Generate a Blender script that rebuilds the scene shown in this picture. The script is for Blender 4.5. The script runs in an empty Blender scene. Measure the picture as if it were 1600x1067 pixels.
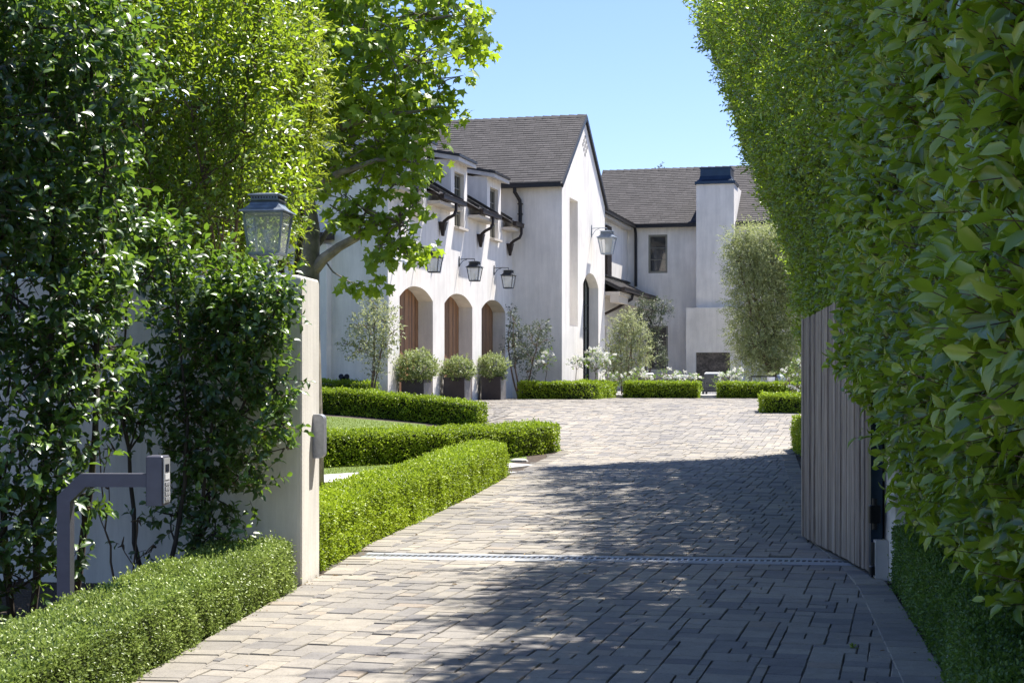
import bpy, math, random
import numpy as np
from mathutils import Vector
from mathutils.geometry import tessellate_polygon

random.seed(7)
RNG = np.random.default_rng(11)
R = math.radians
SC = bpy.context.scene
COL = SC.collection

# ------------------------------------------------------------------ camera, sky, sun, exposure
F = 2400.0            # focal length in pixels of the 1600 px wide photograph
EYE = 1.6
HOR = 585.0
cd = bpy.data.cameras.new('camera')
cam = bpy.data.objects.new('camera', cd)
COL.objects.link(cam)
cam.location = (0, 0, EYE)
cam.rotation_euler = (R(90), 0, 0)
cd.sensor_width = 36
cd.lens = 36 * F / 1600
cd.shift_y = (HOR - 533.5) / 1600
cd.clip_start = 0.05
cd.clip_end = 6000
SC.camera = cam

SUN_EL, SUN_AZ = 62.0, 43.0        # azimuth clockwise from +Y
w = bpy.data.worlds.new('World')
SC.world = w
w.use_nodes = True
nt = w.node_tree
bg = nt.nodes['Background']
sky = nt.nodes.new('ShaderNodeTexSky')
sky.sky_type = 'NISHITA'
sky.sun_disc = False
sky.sun_elevation = R(SUN_EL)
sky.sun_rotation = R(SUN_AZ)
sky.altitude = 50
sky.air_density = 1.0
sky.dust_density = 0.35
sky.ozone_density = 3.0
tint = nt.nodes.new('ShaderNodeMix')
tint.data_type = 'RGBA'
tint.blend_type = 'MULTIPLY'
tint.inputs[0].default_value = 1.0
tint.inputs[7].default_value = (.77, .785, .96, 1)
nt.links.new(sky.outputs[0], tint.inputs[6])
nt.links.new(tint.outputs[2], bg.inputs[0])
bg.inputs[1].default_value = 0.10
sd = bpy.data.lights.new('sun', 'SUN')
sd.energy = 5.0
sd.angle = R(0.5)
sd.color = (1.0, 0.95, 0.88)
so = bpy.data.objects.new('sun', sd)
COL.objects.link(so)
sv = Vector((math.cos(R(SUN_EL)) * math.sin(R(SUN_AZ)), math.cos(R(SUN_EL)) * math.cos(R(SUN_AZ)), math.sin(R(SUN_EL))))
so.rotation_euler = sv.to_track_quat('Z', 'Y').to_euler()
SC.view_settings.view_transform = 'Standard'
SC.view_settings.look = 'None'
SC.view_settings.exposure = 1.15
SC.view_settings.gamma = 1.0
SC.cycles.max_bounces = 8
SC.cycles.transparent_max_bounces = 12
SC.cycles.use_adaptive_sampling = True
SC.cycles.caustics_reflective = False
SC.cycles.caustics_refractive = False

# ------------------------------------------------------------------ terrain
PY = [0, 14, 20, 24, 26, 28, 30, 33, 35.5, 38, 41, 60]
PZ = [0, 0, .03, .09, .15, .23, .35, .56, .74, .85, .89, .90]
def g(x, y):
    return np.interp(np.asarray(y, float) + 1.2 * np.clip(-np.asarray(x, float), 0, 5), PY, PZ)
def gf(x, y):
    return float(g(x, y))
def at(px, py, D):                      # measured point in the photograph at distance D
    return Vector(((px - 800) / F * D, D, EYE + (HOR - py) / F * D))

# house frame: x = out of the garage front, y = away along it
HA = R(14.7)
HO = Vector((0, 45.38, 0))
HU = Vector((math.sin(HA), math.cos(HA), 0))
HV = Vector((math.cos(HA), -math.sin(HA), 0))
def HW(x, y, z):
    return HO + HV * x + HU * y + Vector((0, 0, z))

# ------------------------------------------------------------------ materials
MATS = {}
def newmat(name):
    m = bpy.data.materials.new(name)
    m.use_nodes = True
    MATS[name] = m
    return m, m.node_tree, m.node_tree.nodes['Principled BSDF']
def N(nt, t, **kw):
    n = nt.nodes.new(t)
    for k, v in kw.items():
        if k.startswith('i_'):
            key = k[2:]
            n.inputs[int(key) if key.isdigit() else key].default_value = v
        else:
            setattr(n, k, v)
    return n
def ramp(nt, src, stops):
    r = N(nt, 'ShaderNodeValToRGB')
    cr = r.color_ramp
    while len(cr.elements) < len(stops):
        cr.elements.new(0.5)
    for e, (p, c) in zip(cr.elements, stops):
        e.position = p
        e.color = (*c, 1)
    nt.links.new(src, r.inputs[0])
    return r.outputs[0]
def noise(nt, scale, detail=4, rough=.6, vec=None, stretch=None):
    n = N(nt, 'ShaderNodeTexNoise')
    n.inputs['Scale'].default_value = scale
    n.inputs['Detail'].default_value = detail
    n.inputs['Roughness'].default_value = rough
    tc = N(nt, 'ShaderNodeTexCoord')
    v = tc.outputs['Object']
    if stretch:
        mp = N(nt, 'ShaderNodeMapping')
        mp.inputs['Scale'].default_value = stretch
        nt.links.new(v, mp.inputs[0])
        v = mp.outputs[0]
    nt.links.new(v, n.inputs['Vector'])
    return n.outputs['Fac']
def mix(nt, a, b, fac, mode='MIX'):
    m = N(nt, 'ShaderNodeMix', data_type='RGBA', blend_type=mode)
    def put(s, x):
        if isinstance(x, (int, float)):
            s.default_value = x
        elif isinstance(x, tuple):
            s.default_value = (*x, 1)
        else:
            nt.links.new(x, s)
    put(m.inputs[0], fac); put(m.inputs[6], a); put(m.inputs[7], b)
    return m.outputs[2]
def bump(nt, b, h, strength=.3, dist=.01):
    n = N(nt, 'ShaderNodeBump')
    n.inputs['Strength'].default_value = strength
    n.inputs['Distance'].default_value = dist
    nt.links.new(h, n.inputs['Height'])
    nt.links.new(n.outputs[0], b.inputs['Normal'])
def attr(nt, name='rnd'):
    a = N(nt, 'ShaderNodeAttribute', attribute_name=name)
    return a.outputs['Fac']
def simple(name, col, rough=.5, metal=0, var=.12, scale=6, bmp=0, stretch=None):
    m, nt, b = newmat(name)
    f = noise(nt, scale, 5, .6, stretch=stretch)
    lo = tuple(c * (1 - var) for c in col); hi = tuple(min(1, c * (1 + var)) for c in col)
    c = ramp(nt, f, [(.3, lo), (.7, hi)])
    nt.links.new(c, b.inputs['Base Color'])
    b.inputs['Roughness'].default_value = rough
    b.inputs['Metallic'].default_value = metal
    if bmp:
        bump(nt, b, f, bmp, .01)
    return m
def leafmat(name, stops, trans=(.20, .34, .03), tfac=.3, rough=.38, clump=.0, spec=.5):
    m, nt, b = newmat(name)
    c = ramp(nt, attr(nt), stops)
    if clump:
        f = noise(nt, 1.3, 3, .6)
        k = ramp(nt, f, [(.35, (1 - clump,) * 3), (.65, (1 + clump * .6, 1 + clump * .6, 1))])
        c = mix(nt, c, k, 1.0, 'MULTIPLY')
    nt.links.new(c, b.inputs['Base Color'])
    b.inputs['Roughness'].default_value = rough
    b.inputs['Specular IOR Level'].default_value = spec
    t = N(nt, 'ShaderNodeBsdfTranslucent')
    t.inputs[0].default_value = (*trans, 1)
    mx = N(nt, 'ShaderNodeMixShader')
    mx.inputs[0].default_value = tfac
    out = nt.nodes['Material Output']
    nt.links.new(b.outputs[0], mx.inputs[1]); nt.links.new(t.outputs[0], mx.inputs[2])
    nt.links.new(mx.outputs[0], out.inputs[0])
    return m

def stucco(name, col, streak=.10):
    m, nt, b = newmat(name)
    f = noise(nt, .9, 6, .65)
    f2 = noise(nt, 1.6, 5, .7, stretch=(3.0, 3.0, .35))
    f3 = noise(nt, 45, 4, .6)
    lo = tuple(c * .90 for c in col); hi = tuple(min(1, c * 1.05) for c in col)
    c = ramp(nt, f, [(.35, lo), (.65, hi)])
    k = ramp(nt, f2, [(.38, (1 - streak,) * 3), (.6, (1, 1, 1))])
    c = mix(nt, c, k, 1.0, 'MULTIPLY')
    nt.links.new(c, b.inputs['Base Color'])
    b.inputs['Roughness'].default_value = .9
    b.inputs['Specular IOR Level'].default_value = .2
    bump(nt, b, f3, .25, .006)
    return m
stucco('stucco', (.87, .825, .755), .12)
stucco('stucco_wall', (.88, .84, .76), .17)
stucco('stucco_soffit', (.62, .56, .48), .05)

def shingles(name, a, c2, c3):
    m, nt, b = newmat(name)
    c = ramp(nt, attr(nt), [(0, a), (.5, c2), (1, c3)])
    f = noise(nt, 30, 4, .7)
    k = ramp(nt, f, [(.3, (.8,) * 3), (.7, (1.15,) * 3)])
    nt.links.new(mix(nt, c, k, 1.0, 'MULTIPLY'), b.inputs['Base Color'])
    b.inputs['Roughness'].default_value = .85
    bump(nt, b, f, .4, .01)
shingles('shingle', (.040, .036, .036), (.052, .047, .047), (.070, .063, .062))
simple('roof_metal', (.018, .017, .018), .45, .3)
simple('blue_metal', (.035, .055, .085), .35, .8)
simple('brown_metal', (.030, .020, .016), .5, .3)
simple('dark_frame', (.012, .013, .015), .4, .4)
simple('lantern_metal', (.24, .28, .33), .40, .45, .25, 18)
simple('lantern_metal_dark', (.055, .062, .072), .45, .6, .25, 18)
simple('post_metal', (.115, .115, .145), .42, .35, .12, 10)
simple('plate_metal', (.36, .37, .41), .42, .6, .15, 30)
simple('olive_frame', (.22, .21, .165), .55, 0, .08)
simple('fascia', (.55, .52, .48), .7)
simple('white_plastic', (.75, .76, .78), .35)
simple('black_glass', (.01, .01, .012), .1)
simple('cushion', (.82, .81, .78), .9, 0, .04)
simple('slat_grey', (.075, .075, .08), .6)
simple('pot_white', (.78, .78, .78), .5, 0, .05)
simple('planter_dark', (.040, .034, .036), .6, 0, .2, 8)
simple('planter_sunlit', (.16, .15, .145), .6, 0, .2, 8)  # paler copy of the planter colour for the side facing the sun
simple('concrete', (.48, .46, .43), .85, 0, .12, 5, .2)
simple('drain_concrete', (.30, .31, .32), .8, 0, .15, 8, .2)
simple('grate_metal', (.30, .32, .34), .45, .6, .15, 20)
simple('void_black', (.006, .006, .007), .9)
simple('candle', (.82, .80, .74), .6)
simple('button_steel', (.55, .56, .58), .4, .5)
simple('key_grey', (.35, .36, .38), .5)
simple('bark_syc', (.23, .20, .16), .85, 0, .55, 7, .5)
simple('bark', (.155, .105, .070), .9, 0, .35, 12, .4, (1, 1, .3))
simple('twig', (.16, .10, .065), .85, 0, .2, 12)
simple('bark_dark', (.060, .048, .038), .9, 0, .3, 12, .4, (1, 1, .3))
simple('bark_grey', (.20, .17, .14), .9, 0, .3, 12, .4, (1, 1, .3))
simple('hedge_core_shade', (.008, .011, .005), .95, 0, .4, 12)  # near black, the shade inside a hedge is put into this colour
simple('copper_red', (.4, .05, .02), .5)

m, nt, b = newmat('garage_wood')
f = noise(nt, 5, 6, .65, stretch=(9, 9, .55))
c = ramp(nt, f, [(.25, (.10, .048, .022)), (.5, (.26, .135, .062)), (.75, (.40, .235, .115))])
k = ramp(nt, attr(nt), [(0, (.62, .60, .60)), (.5, (1, 1, 1)), (1, (1.3, 1.2, 1.1))])
nt.links.new(mix(nt, c, k, 1.0, 'MULTIPLY'), b.inputs['Base Color'])
b.inputs['Roughness'].default_value = .6
bump(nt, b, f, .3, .006)

m, nt, b = newmat('gate_wood')
f = noise(nt, 4, 8, .7, stretch=(14, 14, .45))
c = ramp(nt, f, [(.3, (.10, .078, .060)), (.48, (.29, .24, .20)), (.62, (.44, .385, .33)), (.8, (.56, .51, .45))])
k = ramp(nt, attr(nt), [(0, (.65, .62, .62)), (.5, (.95, .95, .95)), (1, (1.25, 1.22, 1.18))])
nt.links.new(mix(nt, c, k, 1.0, 'MULTIPLY'), b.inputs['Base Color'])
b.inputs['Roughness'].default_value = .8
bump(nt, b, f, .6, .006)

m, nt, b = newmat('paver')
c = ramp(nt, attr(nt), [(0, (.185, .176, .170)), (.2, (.225, .212, .197)), (.4, (.27, .250, .220)), (.65, (.32, .292, .246)), (.88, (.36, .328, .268)), (1, (.33, .276, .218))])
f = noise(nt, 9, 6, .7)
f2 = noise(nt, .5, 3, .5)
f3 = noise(nt, 70, 4, .7)
k = ramp(nt, f, [(.3, (.84,) * 3), (.7, (1.1,) * 3)])
c = mix(nt, c, k, 1.0, 'MULTIPLY')
k = ramp(nt, f2, [(.35, (.78, .78, .79)), (.65, (1.0, .99, .98))])
c = mix(nt, c, k, 1.0, 'MULTIPLY')
k = ramp(nt, f3, [(.36, (.72, .71, .7)), (.46, (1, 1, 1))])
c = mix(nt, c, k, 1.0, 'MULTIPLY')
nt.links.new(c, b.inputs['Base Color'])
b.inputs['Roughness'].default_value = .78
b.inputs['Specular IOR Level'].default_value = .35
bump(nt, b, f3, .35, .003)
simple('joint_sand', (.095, .085, .070), .95, 0, .5, 20)

m, nt, b = newmat('soil')
f = noise(nt, 14, 8, .75)
nt.links.new(ramp(nt, f, [(.3, (.028, .020, .014)), (.55, (.07, .05, .035)), (.75, (.15, .11, .08))]), b.inputs['Base Color'])
b.inputs['Roughness'].default_value = .95
bump(nt, b, f, .8, .03)
m, nt, b = newmat('lawn')
f = noise(nt, 22, 6, .7)
nt.links.new(ramp(nt, f, [(.3, (.065, .105, .010)), (.7, (.13, .19, .018))]), b.inputs['Base Color'])
b.inputs['Roughness'].default_value = .8
bump(nt, b, f, .8, .03)

m, nt, b = newmat('stone_dark')
f = noise(nt, 3, 8, .75)
f2 = noise(nt, 12, 6, .7)
c = ramp(nt, f, [(.35, (.035, .028, .024)), (.5, (.085, .07, .06)), (.62, (.17, .14, .12)), (.7, (.06, .05, .045))])
k = ramp(nt, f2, [(.35, (.6,) * 3), (.65, (1.3,) * 3)])
nt.links.new(mix(nt, c, k, 1.0, 'MULTIPLY'), b.inputs['Base Color'])
b.inputs['Roughness'].default_value = .5
bump(nt, b, f2, .5, .02)

m, nt, b = newmat('window_glass')
b.inputs['Base Color'].default_value = (.035, .037, .035, 1)
b.inputs['Roughness'].default_value = .04
b.inputs['Specular IOR Level'].default_value = .9
b.inputs['Coat Weight'].default_value = .5

def clearglass(name, tint, tfac, rough=.05, diff=.5):
    m, nt, b = newmat(name)
    b.inputs['Base Color'].default_value = (*tint, 1)
    b.inputs['Roughness'].default_value = rough
    b.inputs['Specular IOR Level'].default_value = .8
    t = N(nt, 'ShaderNodeBsdfTransparent')
    mx = N(nt, 'ShaderNodeMixShader')
    mx.inputs[0].default_value = tfac
    nt.links.new(b.outputs[0], mx.inputs[1]); nt.links.new(t.outputs[0], mx.inputs[2])
    nt.links.new(mx.outputs[0], nt.nodes['Material Output'].inputs[0])
clearglass('lantern_glass', (.80, .82, .78), .64)
clearglass('door_glass', (.22, .25, .22), .35)

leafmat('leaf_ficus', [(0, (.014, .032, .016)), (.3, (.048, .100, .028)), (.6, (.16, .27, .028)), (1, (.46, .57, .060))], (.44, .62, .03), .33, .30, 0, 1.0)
leafmat('leaf_box_shaded', [(0, (.03, .07, .018)), (.5, (.07, .14, .03)), (1, (.16, .26, .05))], (.24, .40, .05), .32, .40)  # darker copy of the box leaf, shade of the tall hedge put into its colour
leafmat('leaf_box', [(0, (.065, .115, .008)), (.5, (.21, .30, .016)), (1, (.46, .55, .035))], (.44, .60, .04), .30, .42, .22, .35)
leafmat('leaf_box_pale', [(0, (.08, .13, .03)), (.5, (.21, .29, .06)), (1, (.42, .50, .16))], (.36, .48, .10), .25, .38, .28, .4)
leafmat('leaf_shrub', [(0, (.012, .030, .018)), (.45, (.048, .100, .032)), (.78, (.13, .235, .04)), (.94, (.26, .40, .05)), (1, (.42, .42, .06))], (.30, .52, .04), .24, .37, 0, .9)
leafmat('leaf_privet', [(0, (.04, .085, .018)), (.45, (.13, .22, .025)), (.8, (.27, .38, .035)), (1, (.58, .50, .04))], (.46, .64, .03), .36, .34, 0, .9)
leafmat('leaf_gold', [(0, (.09, .14, .015)), (.5, (.17, .25, .022)), (.85, (.30, .38, .03)), (1, (.55, .42, .05))], (.50, .60, .04), .42, .45)
leafmat('leaf_syc', [(0, (.06, .11, .016)), (.5, (.155, .24, .028)), (1, (.32, .42, .06))], (.50, .68, .04), .40, .40)
leafmat('leaf_olive', [(0, (.11, .14, .075)), (.5, (.24, .28, .15)), (1, (.48, .51, .32))], (.46, .50, .22), .38, .5)
leafmat('leaf_pot', [(0, (.05, .085, .025)), (.5, (.13, .18, .06)), (1, (.40, .44, .24))], (.40, .48, .14), .35, .5)
leafmat('leaf_olive_yellow', [(0, (.12, .15, .07)), (.5, (.27, .31, .14)), (1, (.54, .57, .31))], (.52, .58, .22), .40, .5)
leafmat('leaf_olive_dark', [(0, (.040, .060, .040)), (.5, (.080, .105, .066)), (1, (.17, .20, .12))], (.16, .20, .10), .25, .5)
leafmat('leaf_rose', [(0, (.05, .10, .02)), (.5, (.10, .19, .035)), (1, (.22, .33, .06))], (.3, .45, .05), .35, .45)
leafmat('leaf_lime', [(0, (.20, .32, .03)), (1, (.42, .52, .06))], (.5, .62, .05), .4, .4)
leafmat('petal', [(0, (.75, .74, .66)), (1, (.88, .88, .84))], (.8, .8, .72), .3, .6)
leafmat('grass_blade', [(0, (.09, .14, .010)), (1, (.22, .29, .025))], (.35, .42, .03), .3, .7, 0, .1)
leafmat('leaf_dry', [(0, (.16, .08, .03)), (.6, (.30, .17, .07)), (1, (.38, .33, .12))], (.3, .2, .08), .2, .7)

# ------------------------------------------------------------------ object helpers
def tag(o, label=None, cat=None, group=None, kind=None):
    if label: o['label'] = label
    if cat: o['category'] = cat
    if group: o['group'] = group
    if kind: o['kind'] = kind
    return o
def empty(name, loc=(0, 0, 0), rz=0, label=None, cat=None, group=None):
    o = bpy.data.objects.new(name, None)
    COL.objects.link(o)
    o.location = loc
    o.rotation_euler = (0, 0, rz)
    o.empty_display_size = .1
    return tag(o, label, cat, group)
def copy_tree(o, parent=None):
    c = o.copy()
    COL.objects.link(c)
    c.parent = parent
    for ch in list(o.children):
        copy_tree(ch, c)
    return c

class MB:
    """collects geometry batches and links them as one mesh object"""
    def __init__(s):
        s.V = []; s.Fc = []; s.Fn = []; s.M = []; s.R = []; s.n = 0; s.mats = []; s.smooth = False
    def mat(s, m):
        if m not in s.mats: s.mats.append(m)
        return s.mats.index(m)
    def add(s, verts, faces, m=None, rnd=.5):
        """faces: list of tuples or (k,n) int array"""
        verts = np.asarray(verts, float).reshape(-1, 3)
        mi = s.mat(m) if m else -1
        s.V.append(verts)
        s.R.append(np.full(len(verts), rnd, float) if np.isscalar(rnd) else np.asarray(rnd, float))
        for f in faces:
            s.Fc.append(np.asarray(f, int) + s.n)
            s.Fn.append(len(f)); s.M.append(mi)
        s.n += len(verts)
    def inst(s, T, TF, O, A, S, rnd, m=None):
        """T (k,3) template, TF list of faces; O (N,3); A (N,3,3) axis rows; S (N,3) scale; rnd (N)"""
        T = np.asarray(T, float); Nn = len(O)
        if Nn == 0: return
        P = (T[None, :, :] * S[:, None, :]) @ A + O[:, None, :]
        k = len(T)
        s.V.append(P.reshape(-1, 3))
        s.R.append(np.repeat(rnd, k))
        base = s.n + np.arange(Nn) * k
        mi = s.mat(m) if m else -1
        for nsz in sorted({len(f) for f in TF}):
            fs = np.array([f for f in TF if len(f) == nsz])
            arr = (base[:, None, None] + fs[None]).reshape(-1, nsz)
            s.Fc.append(arr.ravel()); s.Fn.append(('b', nsz, len(arr))); s.M.append(('b', mi, len(arr)))
        s.n += Nn * k
    def box(s, x0, x1, y0, y1, z0, z1, m=None, rnd=.5, M=None, taper=None):
        if x0 > x1: x0, x1 = x1, x0
        if y0 > y1: y0, y1 = y1, y0
        if z0 > z1: z0, z1 = z1, z0
        v = [(x0, y0, z0), (x1, y0, z0), (x1, y1, z0), (x0, y1, z0), (x0, y0, z1), (x1, y0, z1), (x1, y1, z1), (x0, y1, z1)]
        if M is not None: v = [tuple(M @ Vector(p)) for p in v]
        s.add(v, [(0, 3, 2, 1), (4, 5, 6, 7), (0, 1, 5, 4), (1, 2, 6, 5), (2, 3, 7, 6), (3, 0, 4, 7)], m, rnd)
    def bbox(s, x0, x1, y0, y1, z0, z1, b=.01, m=None, rnd=.5):
        """box with chamfered vertical and top edges"""
        def ring(i, z): return [(x0 + i + b, y0 + i, z), (x1 - i - b, y0 + i, z), (x1 - i, y0 + i + b, z), (x1 - i, y1 - i - b, z), (x1 - i - b, y1 - i, z), (x0 + i + b, y1 - i, z), (x0 + i, y1 - i - b, z), (x0 + i, y0 + i + b, z)]
        v = ring(0, z0) + ring(0, z1 - b) + ring(b, z1)
        fs = []
        for k in range(2):
            for i in range(8):
                j = (i + 1) % 8
                fs.append((k * 8 + i, k * 8 + j, k * 8 + 8 + j, k * 8 + 8 + i))
        fs.append(tuple(range(16, 24))); fs.append(tuple(range(7, -1, -1)))
        s.add(v, fs, m, rnd)
    def frustum(s, cx, cy, z0, z1, a0, b0, a1, b1, m=None, open_=False):
        v = [(cx - a0, cy - b0, z0), (cx + a0, cy - b0, z0), (cx + a0, cy + b0, z0), (cx - a0, cy + b0, z0),
             (cx - a1, cy - b1, z1), (cx + a1, cy - b1, z1), (cx + a1, cy + b1, z1), (cx - a1, cy + b1, z1)]
        s.add(v, [(0, 3, 2, 1), (4, 5, 6, 7), (0, 1, 5, 4), (1, 2, 6, 5), (2, 3, 7, 6), (3, 0, 4, 7)], m)
    def tube(s, pts, rad, sides=8, m=None, cap=True, rnd=.5):
        pts = [Vector(p) for p in pts]
        n = len(pts)
        if np.isscalar(rad): rad = [rad] * n
        vs = []; up = Vector((0, 0, 1))
        prev = None
        for i, p in enumerate(pts):
            t = (pts[min(i + 1, n - 1)] - pts[max(i - 1, 0)])
            if t.length < 1e-9: t = Vector((0, 0, 1))
            t.normalize()
            if prev is None:
                a = t.cross(Vector((0, 1, 0)) if abs(t.y) < .9 else Vector((1, 0, 0))).normalized()
            else:
                a = (prev - t * prev.dot(t))
                a = a.normalized() if a.length > 1e-6 else t.orthogonal().normalized()
            prev = a
            b_ = t.cross(a)
            for k in range(sides):
                an = 2 * math.pi * k / sides
                vs.append(p + (a * math.cos(an) + b_ * math.sin(an)) * rad[i])
        fs = []
        for i in range(n - 1):
            for k in range(sides):
                k2 = (k + 1) % sides
                fs.append((i * sides + k, i * sides + k2, (i + 1) * sides + k2, (i + 1) * sides + k))
        if cap:
            fs.append(tuple(range(sides - 1, -1, -1))); fs.append(tuple((n - 1) * sides + k for k in range(sides)))
        s.add([tuple(v) for v in vs], fs, m, rnd)
    def bar(s, p, q, wx, wz, m=None, rnd=.5, up=(0, 0, 1)):
        p = Vector(p); q = Vector(q)
        t = (q - p).normalized(); u = Vector(up)
        a = t.cross(u)
        a = a.normalized() if a.length > 1e-5 else t.orthogonal().normalized()
        b_ = a.cross(t)
        v = []
        for o in (p, q):
            for sx, sz in ((-1, -1), (1, -1), (1, 1), (-1, 1)):
                v.append(tuple(o + a * sx * wx / 2 + b_ * sz * wz / 2))
        s.add(v, [(3, 2, 1, 0), (4, 5, 6, 7), (0, 1, 5, 4), (1, 2, 6, 5), (2, 3, 7, 6), (3, 0, 4, 7)], m, rnd)
    def wall2d(s, outer, holes, th, mp, m=None, back=True):
        """outer/holes: lists of 2D points; mp(a,b,d): to 3D, d = depth (0 front, th back)"""
        loops = [outer] + holes
        flat = [p for lp in loops for p in lp]
        tris = tessellate_polygon([[Vector((p[0], p[1], 0)) for p in lp] for lp in loops])
        s.add([mp(a, b_, 0) for a, b_ in flat], [tuple(t) for t in tris], m)
        if back: s.add([mp(a, b_, th) for a, b_ in flat], [tuple(reversed(t)) for t in tris], m)
        for lp in loops:
            k = len(lp)
            v = [mp(a, b_, 0) for a, b_ in lp] + [mp(a, b_, th) for a, b_ in lp]
            s.add(v, [(i, (i + 1) % k, k + (i + 1) % k, k + i) for i in range(k)], m)
    def build(s, name, m=None, parent=None, smooth=False, loc=None):
        me = bpy.data.meshes.new(name)
        V = np.concatenate(s.V) if s.V else np.zeros((0, 3))
        loops = np.concatenate([np.ravel(x) for x in s.Fc]).astype(np.int32)
        cnt = np.concatenate([np.full(x[2], x[1]) if isinstance(x, tuple) else np.array([x]) for x in s.Fn]).astype(np.int32)
        mi = np.concatenate([np.full(x[2], x[1]) if isinstance(x, tuple) else np.array([x]) for x in s.M]).astype(np.int32)
        me.vertices.add(len(V)); me.vertices.foreach_set('co', V.astype(np.float32).ravel())
        me.loops.add(len(loops)); me.loops.foreach_set('vertex_index', loops)
        me.polygons.add(len(cnt))
        st = np.concatenate([[0], np.cumsum(cnt)[:-1]]).astype(np.int32)
        me.polygons.foreach_set('loop_start', st); me.polygons.foreach_set('loop_total', cnt)
        if (mi < 0).any(): mi[mi < 0] = s.mat(m)
        me.polygons.foreach_set('material_index', mi)
        me.polygons.foreach_set('use_smooth', np.full(len(cnt), bool(smooth or name in ('foliage', 'crown'))))
        a = me.attributes.new('rnd', 'FLOAT', 'POINT')
        a.data.foreach_set('value', np.concatenate(s.R).astype(np.float32))
        for x in s.mats: me.materials.append(MATS[x])
        me.update(calc_edges=True)
        o = bpy.data.objects.new(name, me)
        COL.objects.link(o)
        o.parent = parent
        if loc is not None: o.location = loc
        return o

def unit(v):
    return v / np.maximum(np.linalg.norm(v, axis=-1, keepdims=True), 1e-9)
def rand_dirs(n):
    return unit(RNG.normal(size=(n, 3)))
def frames(axis, normal):
    x = unit(axis)
    z = normal - (normal * x).sum(-1, keepdims=True) * x
    z = unit(z + 1e-6)
    y = np.cross(z, x)
    return np.stack([x, y, z], 1)        # rows: length axis, side, normal

# leaf templates: x along the leaf 0..1, y half width +-.5, z fold
LEAF_BIG = ([(0, 0, 0), (.28, -.42, .10), (.28, 0, -.02), (.28, .42, .10), (.62, -.40, .06), (.62, 0, -.06), (.62, .40, .06), (1, 0, -.22)],
            [(0, 1, 2), (0, 2, 3), (1, 4, 5, 2), (2, 5, 6, 3), (4, 7, 5), (5, 7, 6)])
LEAF_MED = ([(0, 0, 0), (.45, -.5, .10), (1, 0, -.10), (.45, .5, .10)], [(0, 1, 2), (0, 2, 3)])
LEAF_BOX = ([(0, 0, 0), (.3, -.45, .08), (.75, -.38, .04), (1, 0, -.1), (.75, .38, .04), (.3, .45, .08)], [(0, 1, 2, 3), (0, 3, 4, 5)])
NEEDLE = ([(0, -.3, 0), (.5, -.5, .05), (1, 0, -.1), (.5, .5, .05), (0, .3, 0)], [(0, 1, 2, 3, 4)])
SYC = ([(0, 0, 0), (.05, -.30, .03), (-.08, -.52, .02), (.30, -.40, .06), (.62, -.62, -.06), (.60, -.24, .02), (1.0, 0, -.18),
        (.60, .24, .02), (.62, .62, -.06), (.30, .40, .06), (-.08, .52, .02), (.05, .30, .03), (.35, 0, -.02)],
       [(12, 0, 1), (12, 1, 3), (1, 2, 3), (12, 3, 5), (3, 4, 5), (12, 5, 6), (12, 6, 7), (12, 7, 9), (7, 8, 9), (12, 9, 11), (9, 10, 11), (12, 11, 0)])
STEM = ([(0, .5, 0), (0, -.25, .43), (0, -.25, -.43), (1, .25, 0), (1, -.12, .2), (1, -.12, -.2)], [(0, 1, 4, 3), (1, 2, 5, 4), (2, 0, 3, 5)])

def leaves(mb, P, axis, normal, L, Wd, tpl, mat, rnd=None):
    n = len(P)
    A = frames(axis, normal)
    L = np.broadcast_to(L, (n,)); Wd = np.broadcast_to(Wd, (n,))
    S = np.stack([L, Wd, L], 1)
    if rnd is None: rnd = RNG.random(n)
    mb.inst(tpl[0], tpl[1], P, A, S, rnd, mat)

def shoots(mb, P, D, n, Ls, L, Wd, tpl, mat, droop=.15, spread=.9, stem=None, stemr=.003, bright=None, jit=.25, upb=.6, outb=0.):
    """leafy shoots: n leaves set in a spiral up each shoot"""
    K = len(P)
    D = unit(D)
    Ls = np.broadcast_to(Ls, (K,)).astype(float) * RNG.uniform(.7, 1.3, K)
    a = np.cross(D, np.array([0.13, .31, .94])); a = unit(a); b_ = np.cross(D, a)
    ph = RNG.uniform(0, 6.28, K)
    base = RNG.random(K) if bright is None else bright
    PP = []; AX = []; NN = []; LL = []; RR = []
    for i in range(n):
        t = (i + .6) / n
        an = ph + i * 2.4 + RNG.normal(0, .3, K)
        rad = a * np.cos(an)[:, None] + b_ * np.sin(an)[:, None]
        sp = spread * (1.15 - .75 * t)
        ax = D * (.45 + .5 * t) + rad * sp + RNG.normal(0, jit, (K, 3)) + np.array([0, 0, -droop])
        nn = D * (.9 + outb) - rad * .3 + np.array([0, 0, upb]) + RNG.normal(0, .25 + outb * .3, (K, 3))
        PP.append(P + D * (Ls * t)[:, None]); AX.append(ax); NN.append(nn)
        LL.append(L * RNG.uniform(.65, 1.15, K) * (1 - .25 * max(0, t - .6) / .4))
        RR.append(np.clip(base * .75 + .25 * RNG.random(K) + .18 * (t - .6), 0, 1))
    PP = np.concatenate(PP); AX = np.concatenate(AX); NN = np.concatenate(NN); LL = np.concatenate(LL); RR = np.concatenate(RR)
    leaves(mb, PP, AX, NN, LL, LL * Wd, tpl, mat, RR)
    if stem is not None:
        A = frames(D, np.roll(D, 1, axis=1) + .01)
        stem.inst(STEM[0], STEM[1], P, A, np.stack([Ls, np.full(K, stemr * 2), np.full(K, stemr * 2)], 1), RNG.random(K))

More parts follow.
